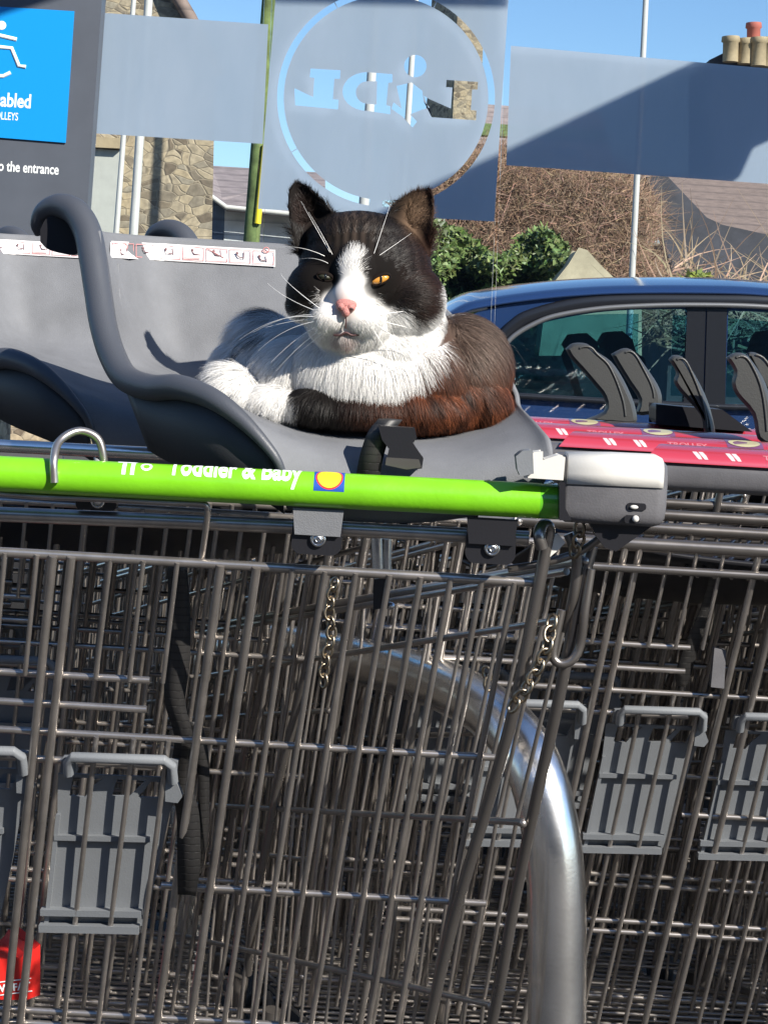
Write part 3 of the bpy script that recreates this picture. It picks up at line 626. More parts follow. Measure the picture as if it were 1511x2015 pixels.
# printing wrapped round the bar
ax0, ax1 = hp(0), hp(1000); ux = (ax1-ax0).normalized(); hup = Vector((0, 0, 1)); hup = (hup-ux*hup.dot(ux)).normalized(); hout = ux.cross(hup)
if hout.y > 0: hout = -hout
def wrap(mb, vf, x0px, ang0, lift=.0002):
    vs, fs = vf; c0 = hp(x0px); out = []
    for x, y in vs:
        a = ang0+y/HR; out.append(c0+ux*x+(hout*math.cos(a)+hup*math.sin(a))*(HR+lift))
    return mb.add(out, fs, False)
def subdiv(vf, n=2):
    vs, fs = vf; b = bmesh.new(); vv = [b.verts.new((x, y, 0)) for x, y in vs]
    for f in fs:
        try: b.faces.new([vv[i] for i in f])
        except ValueError: pass
    for cut in np.arange(-.03, .03, .0015):
        bmesh.ops.bisect_plane(b, geom=b.verts[:]+b.edges[:]+b.faces[:], plane_co=(0, float(cut), 0), plane_no=(0, 1, 0))
    b.verts.index_update(); r = ([tuple(v.co)[:2] for v in b.verts], [tuple(v.index for v in f.verts) for f in b.faces]); b.free(); return r
g = MB(); ang = R(31)
wrap(g, subdiv(fit(text2d('Toddler & Baby', .0215, .0006, 1.02), .0965, .0185)), 332, ang)
# little trolley mark and ring
for xo in (0, .0062): wrap(g, subdiv(fill2d([[(xo, -.002), (xo+.0028, -.002), (xo+.0028, .010), (xo+.0045, .0125), (xo-.004, .0125), (xo-.004, .010), (xo, .010)]])), 243, ang)
wrap(g, subdiv(fill2d([circ(0, .006, .0042, 20), circ(0, .006, .0024, 20)])), 290, ang)
adopt(A, g.build('handle_print', M['print_white'], fix=False))
g = MB(); wrap(g, subdiv(fill2d([[(0, -.0085), (.022, -.0085), (.022, .0135), (0, .0135)]])), 618, ang+R(8), .00015); b_ = g.build('emblem_square', M['logo_blue'], fix=False)
g = MB(); wrap(g, subdiv(fill2d([circ(.011, .0025, .0098, 32)])), 618, ang+R(8), .0003); c_ = g.build('emblem_ring', M['logo_red'], fix=False)
g = MB(); wrap(g, subdiv(fill2d([circ(.011, .0025, .0086, 32)])), 618, ang+R(8), .00045); d_ = g.build('emblem_disc', M['logo_yellow'], fix=False)
adopt(A, b_, c_, d_)
# frame bar under the handle, wire hooks
g = MB(); g.tube([P(-250, 1000, 1.425), P(0, 1012, 1.425), P(300, 1024, 1.425), P(600, 1037, 1.425), P(1040, 1060, 1.425)], .0056, 14); adopt(A, g.build('frame_bar', M['wire']))
g = MB()
g.tube(SP([(108, 950, 1.385), (107, 905, 1.387), (118, 868, 1.40), (155, 848, 1.41), (192, 862, 1.412), (204, 900, 1.412), (205, 950, 1.415)], 7), .0030, 10)
g.tube(SP([(-60, 965, 1.402), (60, 976, 1.402), (200, 982, 1.402), (330, 989, 1.402), (395, 991, 1.403), (408, 1000, 1.404), (408, 1020, 1.408), (396, 1110, 1.43)], 6), .0024, 8)
adopt(A, g.build('wire_hook', M['wire']))
def rrect(cx, cy, w_, h_, r, n=6):
    out = []
    for qx, qy, a0 in ((1, 1, 0), (-1, 1, 90), (-1, -1, 180), (1, -1, 270)):
        for i in range(n+1):
            a = R(a0+90*i/n); out.append((cx+qx*(w_/2-r)+r*math.cos(a), cy+qy*(h_/2-r)+r*math.sin(a)))
    return out
def tilt(pts, cx, cy, a=R(3.3)):
    return [(cx+(x-cx)*math.cos(a)-(y-cy)*math.sin(a), cy+(x-cx)*math.sin(a)+(y-cy)*math.cos(a)) for x, y in pts]
for cx0, cy0, top in ((624, 1048, 'plastic'), (966, 1066, 'black')):
    g = MB(); g.prism([P(x, y, 1.402) for x, y in tilt(rrect(cx0, cy0+8, 98, 72, 20), cx0, cy0)], (0, .014, 0)); b_ = g.build('seat_bracket', M['black'], bevel=.0012)
    g = MB(); g.prism([P(x, y, 1.398) for x, y in tilt([(cx0-50, cy0-46), (cx0+50, cy0-46), (cx0+46, cy0+6), (cx0-44, cy0+6)], cx0, cy0)], (0, .003, 0)); c_ = g.build('bracket_tab', M[top], b_, bevel=.0015)
    g = MB(); c = P(cx0+2, cy0+13, 1.400); g.torus(c, .0046, .0013, (1, 0, 0), (0, 0, 1), 24, 8); g.ell(c, (.0038, .0022, .0038), 16, 8)
    g.torus(c+Vector((0, -.002, 0)), .0022, .0007, (1, 0, 0), (0, 0, 1), 6, 6); d_ = g.build('screw', M['bright'], b_)
    adopt(A, b_)
g = MB(); g.prism([P(x, y, 1.415) for x, y in tilt(rrect(190, 985, 80, 38, 10), 190, 985)], (0, .01, 0)); b_ = g.build('seat_bracket', M['black'], bevel=.001)
g = MB(); c = P(193, 986, 1.411); g.torus(c, .0042, .0012, (1, 0, 0), (0, 0, 1), 24, 8); g.ell(c, (.0035, .002, .0035), 16, 8); g.build('screw', M['bright'], b_); adopt(A, b_)
# ---- coin lock
def lock_parts(off=Vector((0, 0, 0)), sc=1.):
    g = MB(); rows = []
    def ring(px, hw, hh_, dz=0.):
        c = P(px, 963+(px-1200)*.045, 1.40)+Vector((0, 0, dz)); out = []
        for i in range(40):
            a = 2*math.pi*i/40; ca, sa = math.cos(a), math.sin(a); e = .42
            out.append(c+Vector((0, math.copysign(abs(ca)**e, ca)*hw, math.copysign(abs(sa)**e, sa)*hh_)))
        return out
    for px, hw, hh_ in ((1102, .016, .019), (1104, .019, .0225), (1112, .0205, .0243), (1200, .0215, .0250), (1282, .0215, .0250), (1296, .020, .0235), (1304, .017, .020), (1307, .012, .014), (1308, .004, .005)): rows.append(ring(px, hw, hh_))
    g.grid(rows, True); g.add(rows[0], [tuple(range(40))], False)
    body = g.build('coin_lock', M['lockg'])
    g = MB(); rows = []
    for px, hw, hh_ in ((1108, .018, .0215), (1112, .0215, .0252), (1200, .0225, .0262), (1284, .0225, .0262), (1293, .0212, .0245), (1297, .018, .021)):
        r_ = ring(px, hw, hh_); zc_ = r_[0].z+hh_*.16; rows.append([Vector((p.x, p.y, max(p.z, zc_))) for p in r_[0:21]])
    g.grid(rows); cover = g.build('lock_cover', M['white'], body, solid=.0012)
    g = MB(); g.prism([P(x, y, 1.378) for x, y in ((1028, 905), (1050, 890), (1068, 888), (1068, 905), (1100, 895), (1112, 900), (1108, 945), (1030, 940))], (0, .02, 0))
    c = g.build('coin_tray', M['white'], body, bevel=.002)
    g = MB(); g.prism([P(x, y, 1.374) for x, y in ((1015, 898), (1028, 887), (1048, 886), (1050, 932), (1024, 938), (1018, 925))], (0, .02, 0)); g.build('tray_slider', M['flap'], body, bevel=.002)
    g = MB(); g.prism([P(x, y, 1.3775) for x, y in tilt(rrect(1252, 997, 38, 14, 6), 1252, 997)], (0, .001, 0)); g.prism([P(x, y, 1.3775) for x, y in tilt(rrect(1243, 1022, 30, 16, 6), 1243, 1022)], (0, .001, 0)); g.build('key_slot', M['black'], body)
    g = MB(); g.ell(P(1250, 1021, 1.376), (.0025, .002, .0025), 12, 8); g.ell(P(1247, 998, 1.3765), (.003, .0012, .0015), 12, 8); g.build('lock_pin', M['white'], body)
    g = MB(); g.prism([P(x, y, 1.392) for x, y in ((1158, 1026), (1290, 1030), (1262, 1050), (1212, 1085), (1190, 1078), (1172, 1055))], (0, .018, 0)); g.build('lock_wedge', M['black'], body, bevel=.002)
    g = MB(); g.prism([P(x, y, 1.3765) for x, y in ((1100, 948), (1112, 950), (1112, 1000), (1124, 1024), (1100, 1024))], (0, .01, 0)); g.build('collar_block', M['black'], body, bevel=.001)
    return body
LOCK = lock_parts(); adopt(A, LOCK)
# ---- chain hanging from the lock
def chain(pts, step=.0086, r=.0014, name='chain'):
    W_ = [P(*p) for p in spline(pts, 12)]; L_ = [0]
    for a_, b_ in zip(W_, W_[1:]): L_.append(L_[-1]+(b_-a_).length)
    g = MB(); s_ = 0; k = 0
    while s_ < L_[-1]:
        i = max(j for j in range(len(L_)) if L_[j] <= s_); i = min(i, len(W_)-2); c = W_[i].lerp(W_[i+1], (s_-L_[i])/max(1e-6, L_[i+1]-L_[i])); t = (W_[i+1]-W_[i]).normalized()
        a = t.cross(Vector((.3, -1, .2))).normalized(); b = t.cross(a)
        g.torus(c, .0042, r, t, a if k % 2 else (b*.8+a*.5).normalized(), 14, 6, 1.45); s_ += step; k += 1
    return g.build(name, M['brass'], fix=False)
adopt(A, chain([(1085, 1225, 1.425), (1075, 1275, 1.42), (1055, 1320, 1.42), (1035, 1355, 1.42), (1005, 1395, 1.425)]),
      chain([(1140, 1040, 1.41), (1138, 1062, 1.41), (1128, 1090, 1.415)]), chain([(658, 1150, 1.7), (648, 1200, 1.7), (652, 1250, 1.7), (640, 1300, 1.7), (636, 1350, 1.7)]),
      chain([(958, 1325, 1.62), (962, 1345, 1.62), (955, 1358, 1.62)]))
g = MB(); g.tube(SP([(1118, 1050, 1.42), (1128, 1075, 1.42), (1135, 1110, 1.425), (1128, 1180, 1.43), (1110, 1240, 1.44)], 5), .0042, 10)
g.tube(SP([(1162, 1120, 1.425), (1150, 1200, 1.425), (1142, 1265, 1.43), (1128, 1296, 1.43), (1108, 1306, 1.43), (1092, 1300, 1.43), (1088, 1280, 1.43), (1104, 1200, 1.43)], 6), .0035, 10)
g.tube(SP([(1000, 1120, 1.43), (1050, 1112, 1.425), (1100, 1100, 1.42), (1150, 1080, 1.42), (1190, 1050, 1.415)], 5), .003, 8)
adopt(A, g.build('corner_bracket', M['wire_dark']))
g = MB(); g.prism([P(x, y, 1.41) for x, y in ((1075, 1060), (1098, 1050), (1112, 1068), (1095, 1085), (1072, 1104))], (0, .004, 0)); adopt(A, g.build('lock_lug', M['white'], bevel=.001))
# chrome hinge pin and its dark block behind the seat brackets
g = MB(); g.tube([P(742, 1055, 1.5), P(745, 1130, 1.5)], .005, 12); g.tube([P(762, 1060, 1.5), P(762, 1125, 1.5)], .0035, 12); g.ell(P(776, 1130, 1.5), (.004, .004, .004)); g.ell(P(768, 1192, 1.5), (.004, .004, .003)); adopt(A, g.build('hinge_pin', M['bright']))
g = MB(); g.prism([P(x, y, 1.49) for x, y in ((735, 1140), (768, 1136), (764, 1196), (734, 1200))], (0, .012, 0)); adopt(A, g.build('hinge_block', M['black'], bevel=.002))

# ---- moulded child seat
SEAT_ROWS = [
 [(192, 455, 1.606), (215, 459, 1.640), (300, 466, 1.685), (400, 472, 1.70), (480, 477, 1.70), (570, 483, 1.70), (700, 500, 1.70), (800, 540, 1.69), (890, 620, 1.66), (950, 680, 1.62), (990, 712, 1.58)],
 [(199, 503, 1.592), (225, 505, 1.635), (305, 516, 1.68), (400, 524, 1.69), (480, 530, 1.69), (565, 538, 1.69), (700, 552, 1.69), (800, 590, 1.68), (895, 650, 1.65), (960, 705, 1.61), (998, 730, 1.575)],
 [(213, 600, 1.566), (245, 600, 1.625), (320, 612, 1.67), (400, 620, 1.675), (480, 625, 1.675), (565, 630, 1.675), (700, 645, 1.675), (820, 660, 1.67), (905, 695, 1.64), (970, 730, 1.60), (1003, 748, 1.57)],
 [(222, 680, 1.535), (268, 690, 1.60), (340, 706, 1.65), (410, 715, 1.655), (480, 722, 1.655), (565, 730, 1.655), (700, 740, 1.655), (820, 752, 1.65), (930, 762, 1.62), (996, 770, 1.585), (1016, 776, 1.56)],
 [(245, 745, 1.505), (300, 738, 1.55), (370, 748, 1.59), (440, 765, 1.60), (500, 780, 1.60), (575, 795, 1.60), (700, 805, 1.60), (820, 812, 1.60), (930, 812, 1.585), (1000, 800, 1.56), (1022, 798, 1.54)],
 [(310, 752, 1.475), (370, 757, 1.49), (430, 775, 1.515), (490, 797, 1.53), (540, 815, 1.535), (610, 832, 1.54), (710, 842, 1.54), (820, 845, 1.54), (930, 842, 1.53), (1010, 825, 1.515), (1040, 818, 1.50)],
 [(400, 782, 1.445), (445, 800, 1.45), (490, 822, 1.46), (540, 842, 1.465), (590, 858, 1.47), (650, 870, 1.475), (730, 878, 1.475), (820, 882, 1.475), (930, 876, 1.47), (1030, 856, 1.46), (1066, 846, 1.45)],
 [(478, 830, 1.432), (510, 845, 1.432), (545, 865, 1.434), (585, 882, 1.436), (630, 898, 1.438), (690, 910, 1.44), (760, 916, 1.44), (840, 916, 1.44), (940, 905, 1.438), (1040, 885, 1.436), (1082, 868, 1.43)],
 [(540, 905, 1.422), (555, 925, 1.422), (580, 942, 1.423), (620, 955, 1.424), (660, 962, 1.425), (720, 965, 1.425), (780, 966, 1.425), (860, 962, 1.425), (950, 950, 1.424), (1045, 930, 1.423), (1086, 915, 1.422)],
 [(566, 1000, 1.428), (575, 1005, 1.43), (600, 1012, 1.43), (640, 1018, 1.43), (680, 1022, 1.43), (730, 1026, 1.43), (780, 1028, 1.43), (860, 1024, 1.43), (950, 1010, 1.43), (1030, 985, 1.43), (1060, 960, 1.428)]]
def seat_surface():
    R1 = [spline(r, 5) for r in SEAT_ROWS]; n = len(R1[0]); cols = [spline([r[i] for r in R1], 6) for i in range(n)]
    rows = [[P(*cols[i][j]) for i in range(n)] for j in range(len(cols[0]))]
    return rows
SROWS = seat_surface()
def child_seat():
    g = MB(); g.grid(SROWS); shell = g.build('child_seat', M['plastic'], fix=False)
    md = shell.modifiers.new('s', 'SOLIDIFY'); md.thickness = .004; md.offset = 0
    # rolled rim on the left arm, ending in an open hook at the top
    path = [(76, 462, 1.665), (74, 440, 1.66), (88, 416, 1.655), (118, 405, 1.645), (150, 418, 1.632), (172, 455, 1.617), (184, 510, 1.598), (193, 570, 1.58), (204, 640, 1.556), (222, 700, 1.532), (250, 745, 1.508), (300, 763, 1.482), (350, 762, 1.462), (400, 776, 1.444), (440, 798, 1.432), (480, 830, 1.424), (515, 866, 1.418), (545, 905, 1.416), (560, 945, 1.42)]
    rad = [.003, .006, .0085, .0105, .0115, .0118, .0118, .0115, .0112, .0108, .0105, .0102, .0098, .0085, .0075, .006, .0045, .0035, .003]
    q = spline([p+(r_,) for p, r_ in zip(path, rad)], 7)
    g = MB(); g.tube([P(*p[:3]) for p in q], [max(.001, p[3]) for p in q], 20); g.build('rim', M['plastic_dark'], shell)
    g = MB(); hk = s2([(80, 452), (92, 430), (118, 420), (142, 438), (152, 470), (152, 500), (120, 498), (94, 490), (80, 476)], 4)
    g.prism([P(x, y, 1.642) for x, y in hk], (0, .012, 0)); g.build('hook_shade_fill', M['black'], shell, bevel=.003)  # black fill stands in for the shade inside the open hook
    # outer flank under the arm, its shade put into a darker plastic
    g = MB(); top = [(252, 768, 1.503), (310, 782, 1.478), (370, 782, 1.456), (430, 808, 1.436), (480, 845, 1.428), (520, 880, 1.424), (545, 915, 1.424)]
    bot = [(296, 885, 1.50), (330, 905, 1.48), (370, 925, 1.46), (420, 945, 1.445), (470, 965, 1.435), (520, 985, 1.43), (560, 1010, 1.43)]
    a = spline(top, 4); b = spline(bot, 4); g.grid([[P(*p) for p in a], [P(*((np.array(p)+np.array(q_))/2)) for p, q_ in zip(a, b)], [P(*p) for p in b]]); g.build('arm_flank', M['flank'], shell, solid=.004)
    pass
    # warning sticker along the top of the backrest
    st = MB(); d0 = 1.70
    def sp_(x, y, lift=.004):
        # follow the shell: nearest grid column by x
        best = min(((P2(v)[0]-x)**2+(P2(v)[1]-y)**2, v) for r in SROWS[:14] for v in r); return P(x, y, best[1].y-lift)
    def quadgrid(mb, x0, y0, x1, y1, lift, n=16, dy0=0., dy1=0.):
        rows = []
        for yy in (y0, (y0+y1)/2, y1):
            rows.append([sp_(x0+(x1-x0)*i/n, yy+(x0+(x1-x0)*i/n-220)*.055, lift) for i in range(n+1)])
        mb.grid(rows)
    quadgrid(st, 218, 474, 542, 507, .0045); stick = st.build('warning_sticker', M['sticker'], shell)
    rd = MB()
    for k in range(7):
        x0 = 222+k*46; 
        for (xa, ya, xb, yb) in ((x0, 477, x0+42, 478.3), (x0, 502, x0+42, 503.3), (x0, 477, x0+1.3, 503), (x0+40.7, 477, x0+42, 503)): quadgrid(rd, xa, ya, xb, yb, .0052, 3)
    for (a_, b_, c_, d_) in ((408, 481, 440, 499), (362, 499, 394, 501)): rd.tube([sp_(a_, b_+8, .0055), sp_(c_, d_+8, .0055)], .0004, 6)
    for x, y in ((246, 484), (524, 490)):
        c = sp_(x, y+ (x-220)*.05*0+2, .0055); rd.torus(c, .0024, .0004, (1, 0, 0), (0, 0, 1), 18, 6)
    rd.build('sticker_border', M['sticker_red'], stick, fix=False)
    for x, y in ((240, 496), (285, 492), (330, 494), (382, 496), (424, 498), (470, 502), (514, 508)):
        ik = MB(); ik.ell(sp_(x-3, y-4, .0055), (.0013, .0005, .0013), 10, 6); ik.tube([sp_(x-4, y-1, .0055), sp_(x+1, y+4, .0055), sp_(x+9, y+5, .0055)], .0005, 6); ik.tube([sp_(x+10, y-6, .0055), sp_(x+11, y+7, .0055)], .0004, 6); ik.build('sticker_figure', M['sticker_dark'], stick, fix=False)
    g = MB(); g.prism([P(x, y, 1.60) for x, y in ((262, 733), (272, 727), (300, 730), (318, 735), (318, 741), (262, 741))], (0, .006, 0)); g.build('hinge_tab', M['black'], shell, bevel=.001)
    g = MB(); g.tube([sp_(x, y, .0012) for x, y in s2([(232, 520), (236, 590), (250, 650), (276, 695), (330, 712), (420, 722), (520, 732), (600, 738)], 5)], .0016, 6); g.build('panel_bead', M['plastic'], shell)
    return shell
def P2(v):
    a, b = v.x*F/v.y, (CZ-v.z)*F/v.y; return (CX+a*cr-b*sr, CY+a*sr+b*cr)
SEAT = child_seat(); adopt(A, SEAT)
# belt buckle and webbing
g = MB(); g.prism([P(x, y, 1.418) for x, y in ((744, 838), (816, 842), (820, 862), (812, 872), (833, 902), (830, 922), (800, 925), (757, 915), (766, 884), (752, 866))], (0, .012, 0)); bk = g.build('belt_buckle', M['black'], bevel=.0025)
g = MB(); g.prism([P(x, y, 1.4175) for x, y in ((760, 900), (824, 904), (829, 920), (800, 924), (758, 915))], (0, .002, 0)); g.build('buckle_mouth', M['wire_dark'], bk, bevel=.001); adopt(A, bk)
g = MB(); rows = [[P(x-23, y, d), P(x, y, d-.002), P(x+23, y+2, d)] for x, y, d in spline([(768, 825, 1.44), (748, 850, 1.43), (736, 880, 1.426), (728, 912, 1.424), (722, 950, 1.425)], 5)]; g.grid(rows); adopt(A, g.build('belt_webbing', M['webbing'], solid=.0015))  # webbing widened, its black also standing in for the shaded notch
g = MB(); rows = []
for x, y, d, w_ in spline([(350, 1110, 1.50, 18), (352, 1200, 1.50, 22), (350, 1300, 1.495, 24), (345, 1380, 1.49, 20), (362, 1450, 1.492, 18), (355, 1530, 1.50, 20), (370, 1600, 1.50, 22), (372, 1700, 1.50, 22), (368, 1760, 1.505, 17)], 6): rows.append([P(x-w_, y, d), P(x, y, d-.003), P(x+w_, y+2, d)])
g.grid(rows); rows = []
for x, y, d, w_ in spline([(385, 1420, 1.51, 12), (396, 1480, 1.51, 14), (402, 1560, 1.51, 10), (396, 1640, 1.512, 14), (384, 1720, 1.515, 12)], 6): rows.append([P(x-w_, y, d), P(x+w_, y+2, d+.004)])
g.grid(rows); adopt(A, g.build('hanging_strap', M['webbing'], solid=.0015))

# ---------------------------------------------------------------- copies of the trolley behind
def dup(o, parent=None, off=None):
    c = o.copy(); COL.objects.link(c); inv = o.matrix_parent_inverse.copy()
    if parent: c.parent = parent; c.matrix_parent_inverse = inv
    if off: c.location = Vector(c.location)+off
    for ch in o.children: dup(ch, c)
    return c
g = MB(); rows = []  # dark seat pan added to block sun and sky inside nested baskets
for i in range(13):
    t = i/12; y = 1.45+.34*t; z = .975-.055*math.sin(t*math.pi*.9)-.01*t
    rows.append([Vector((OA.x-.24-.11*t+(.46-.02*t)*j/14, y, z+.022*(2*j/14-1)**2)) for j in range(15)])
g.grid(rows); PAN = g.build('blocking_seat_pan', M['black'], solid=.004, fix=False); bpy.data.objects[PAN.name].hide_render = False
def nested(off, label, seat=None, name='toddler_trolley', hook=False):
    r = empty(name, OA+off, label, 'trolley', 'shopping trolleys in the bay')
    for o in SHARED: dup(o, r)
    c = PAN.copy(); COL.objects.link(c); c.parent = r; c.matrix_parent_inverse = Matrix.Translation(-OA)
    if seat is not None:
        if hook:
            rm = [c for c in SEAT.children if c.name.startswith('rim')][0]; c = dup(rm, r); c.name = 'seat_rim'; c.matrix_parent_inverse = SEAT.matrix_parent_inverse.copy(); c.location = Vector(c.location)+seat-off
        else: dup(SEAT, r, seat-off)
    return r
def plain_handle(root, c, mt, half=.27, dx=0.):
    g = MB(); g.tube([c+Vector((-half, 0, 0)), c+Vector((half, 0, 0))], .0128, 20); adopt(root, g.build('handle', mt))
T1 = nested(Vector((-.16, .40, 0)), 'trolley nested directly behind the green handled one, its grey seat at far left', P(170, 830, 1.72)-P(545, 915, 1.416)-Vector((0, 0, 0)))
T2 = nested(Vector((-.23, .60, 0)), 'second trolley nested behind the green handled one, only its seat hook peeping over the backrest', P(330, 447, 2.05)-P(118, 400, 1.645), hook=True)
T3 = nested(Vector((-.30, .80, 0)), 'third trolley nested behind the green handled one, dark hook at the left photo edge', P(18, 458, 2.35)-P(118, 400, 1.645))
for k in range(1):
    nested(Vector((-.20-.07*k, .50+.20*k, 0)), 'handleless wire basket packed deepest in the row behind the green handled trolley')
for T, o_, s_ in ((T1, None, 0),):
    g = MB(); g.tube([P(-300, 862, 1.62), P(0, 877, 1.62), P(290, 892, 1.62), P(560, 905, 1.62)], .0055, 16); adopt(T, g.build('handle', M['steel']))
# the copies carry the seat offset once: location of the copied shell already holds it
# ---------------------------------------------------------------- red handled row on the right
def red_trolley(k, label):
    off = OB-OA+STEP*k; r = nested(off, label, name='shopping_trolley')
    y0 = DB+STEP.y*k
    def Q(px, py): return P(px, py, DB)+STEP*k
    # grey profile
    g = MB(); x0, x1 = Q(1085 if k == 0 else 1080, 930), Q(2200, 985); sec = []
    for a in range(28):
        t = 2*math.pi*a/28; sec.append(Vector((0, math.copysign(abs(math.cos(t))**.7, math.cos(t))*.016, math.copysign(abs(math.sin(t))**.7, math.sin(t))*.0145)))
    cz = Q(1400, 938).z; xx = [x0.x, x0.x+.006, x1.x]; sc_ = [.8, 1, 1]
    g.grid([[Vector((x, y0, cz))+s_*q for s_ in sec] for x, q in zip(xx, sc_)], True); g.add([Vector((x0.x, y0, cz))+s_*.8 for s_ in sec], [tuple(range(28))], False)
    h = g.build('handle', M['lockg'])
    # raised sloping label strip on the top front
    lx = Q(1262, 905).x; lx2 = x1.x; g = MB()
    zb = cz+.0118
    def prof_(t): a = t*math.pi*.56; return (y0-.018+.034*(1-math.cos(a)), zb+.0148*math.sin(a))
    rr_ = [[Vector((lx+.021*(t/12)**1.0, *prof_(t/12))), Vector((lx+.05, *prof_(t/12))), Vector((lx2, *prof_(t/12)))] for t in range(13)]
    g.grid(rr_); g.add([r_[0] for r_ in rr_]+[Vector((lx+.021, y0+.014, zb))], [tuple(range(14))], False)
    lb = g.build('label_strip', M['red'], h)
    def on(x, t, lift=.0003): p = prof_(t); return Vector((x, p[0], p[1]))+Vector((0, -.7*lift, .7*lift))
    wm = MB()
    for xo in (.046, .0515, .076, .0815):
        wm.add([on(lx+xo+.003, .16), on(lx+xo+.0062, .16), on(lx+xo+.0046, .30), on(lx+xo+.002, .44), on(lx+xo-.002, .44), on(lx+xo, .30)], [(0, 1, 4, 5), (1, 2, 3, 4)] if False else [(0, 1, 2, 5), (5, 2, 3, 4)], False)
    tm = MB(); vs, fs = fit(text2d('TROLLEY', .011, .0003), .04, .011); tm.add([on(lx+.108+x, .26+y*16) for x, y in vs], fs, False); tm.build('label_text', M['faint'], lb, fix=False)  # faint pinkish lettering, low in contrast
    wm.build('label_print', M['icon'], lb, fix=False)  # icons in a pinkish white
    yb = MB(); yb.grid([[on(lx+.168+.036*i/4, .34+.5*j/6, .0003) for i in range(5)] for j in range(7)]); yb.build('label_square', M['dim_blue'], lb, fix=False)  # glare put into the colour: blue dulled to purple
    yl = MB(); yl.add([on(lx+.186+.016*math.cos(a), .6+.22*math.sin(a), .0009) for a in [i*math.pi/12 for i in range(24)]], [tuple(range(24))], False); yl.build('label_disc', M['pale_yellow'], lb, fix=False)  # yellow paled in its colour as if under glare
    adopt(r, h)
    # lower frame tubes
    g = MB()
    for z, rr in ((.985, .006), (.962, .004)): g.tube([Vector((x0.x+.01, y0+.02, z)), Vector((x1.x, y0+.02, z))], rr, 10)
    for i in range(12):
        x = x0.x+.13+i*.016; g.tube([Vector((x, y0+.05, .955)), Vector((x+.025, y0+.09, .972))], .0022, 6)
    adopt(r, g.build('frame_bar', M['wire_dark'], fix=False))
    return r
B = [red_trolley(k, l) for k, l in enumerate(('nearest red handled trolley in the right row, with wire basket and grey flaps', 'second red handled trolley in the right row, just behind the nearest', 'third red handled trolley in the right row', 'farthest red handled trolley in the right row, by the car'))]
for k in range(1):
    nested(OB-OA+STEP*(4.2+k*1.1), 'wire basket packed deepest at the far end of the red handled row', name='shopping_trolley')
for f in [c for c in B[0].children if c.name.startswith('leg_flap')][:1]: dup(f, B[0], Vector((.1147, 0, 0)))
k6 = .4176
def c6(p): return (880+p[0]*k6, 540+p[1]*k6)
def blade(root, pts, d, th, ridge=None):
    pl = s2([c6(p) for p in pts]+[c6(pts[0])], 3)[:-1]
    n = len(pl); mx = sum(p[0] for p in pl)/n; my = sum(p[1] for p in pl)/n
    g = MB(); rows = []
    for s_, dd in ((.875, -.005), (.90, -.004), (.93, -.002), (.96, .001), (.985, .004), (1, .010), (1, th-.006), (.95, th)):
        # inset towards the outline's own normal
        r_ = []
        for i, (x, y) in enumerate(pl):
            a, b = pl[i-1], pl[(i+1) % n]; tx, ty = b[0]-a[0], b[1]-a[1]; L_ = math.hypot(tx, ty) or 1; k = (1-s_)*60
            r_.append(P(x+ty/L_*-k*SGN, y-tx/L_*-k*SGN, d+dd))
        rows.append(r_)
    g.grid(rows, True); g.add(rows[0], [tuple(range(n))], False); g.add(rows[-1], [tuple(range(n))], False)
    o = g.build('seat_wing', M['plastic_mid'], weld=False); adopt(root, o)
    q = [(x+(mx-x)*.32, y+(my-y)*.10) for x, y in pl[2:len(pl)//2]]
    g = MB(); g.tube([P(x, y, d-.005) for x, y in q], .0016, 6); r_ = g.build('wing_ridge', M['plastic_mid']); r_.parent = o; return o
M['plastic_mid'] = mat('dark_wing_plastic', (.042, .043, .042), .42, bump=.15, bscale=700, var=.1)  # wing plastic, one even tone darker than the seat shell
SGN = 1
b1 = [(555, 350), (590, 324), (655, 326), (700, 362), (770, 410), (820, 480), (860, 560), (885, 630), (885, 705), (780, 705), (640, 690), (735, 645), (735, 580), (690, 520), (630, 450), (580, 395)]
b2 = [(770, 375), (830, 347), (880, 365), (930, 430), (990, 520), (1010, 590), (985, 650), (890, 660), (900, 590), (850, 510), (800, 430)]
b3 = [(1040, 400), (1062, 380), (1105, 388), (1145, 440), (1210, 560), (1250, 680), (1257, 760), (1210, 745), (1190, 660), (1100, 560), (1065, 505), (1075, 460)]
b4 = [(1310, 392), (1345, 370), (1400, 375), (1450, 430), (1500, 520), (1530, 640), (1540, 800), (1460, 775), (1435, 660), (1360, 570), (1338, 510), (1348, 455)]
blade(B[3], b1, 2.36, .03); blade(B[3], b2, 2.5, .03); blade(B[2], b3, 2.2, .02); blade(B[1], b4, 2.05, .02); blade(B[1], [(1405, 372), (1440, 366), (1500, 400), (1580, 520), (1600, 700), (1520, 640), (1480, 520)], 2.12, .02)
g = MB(); g.prism([P(x, y, 2.24) for x, y in ((1290, 795), (1340, 800), (1420, 806), (1480, 850), (1290, 835))], (0, .06, 0)); adopt(B[2], g.build('seat_base', M['black'], bevel=.006))
g = MB(); rows = []
for x, y, w_ in spline([(1412, 1110, 10), (1395, 1180, 12), (1365, 1260, 14), (1345, 1320, 16), (1340, 1350, 10)], 5): rows.append([P(x-w_, y, 1.84), P(x+w_, y, 1.84)])
g.grid(rows); adopt(B[0], g.build('hanging_strap', M['webbing'], solid=.0015))
g = MB(); g.prism([P(x, y, 1.82) for x, y in ((1405, 1275), (1428, 1280), (1424, 1355), (1398, 1352))], (0, .01, 0)); adopt(B[0], g.build('belt_buckle', M['lockg'], bevel=.002))
# two further rows added unseen at the right, to shade the baskets
for j in range(2):
    for k in range(5):
        nested(OB-OA+Vector((.60+.58*j, -.10-.05*j, .015))+STEP*(1.5*k), 'one of the unseen trolleys added right of the red handled row for shade', name='shopping_trolley')
bpy.data.objects.remove(PAN)
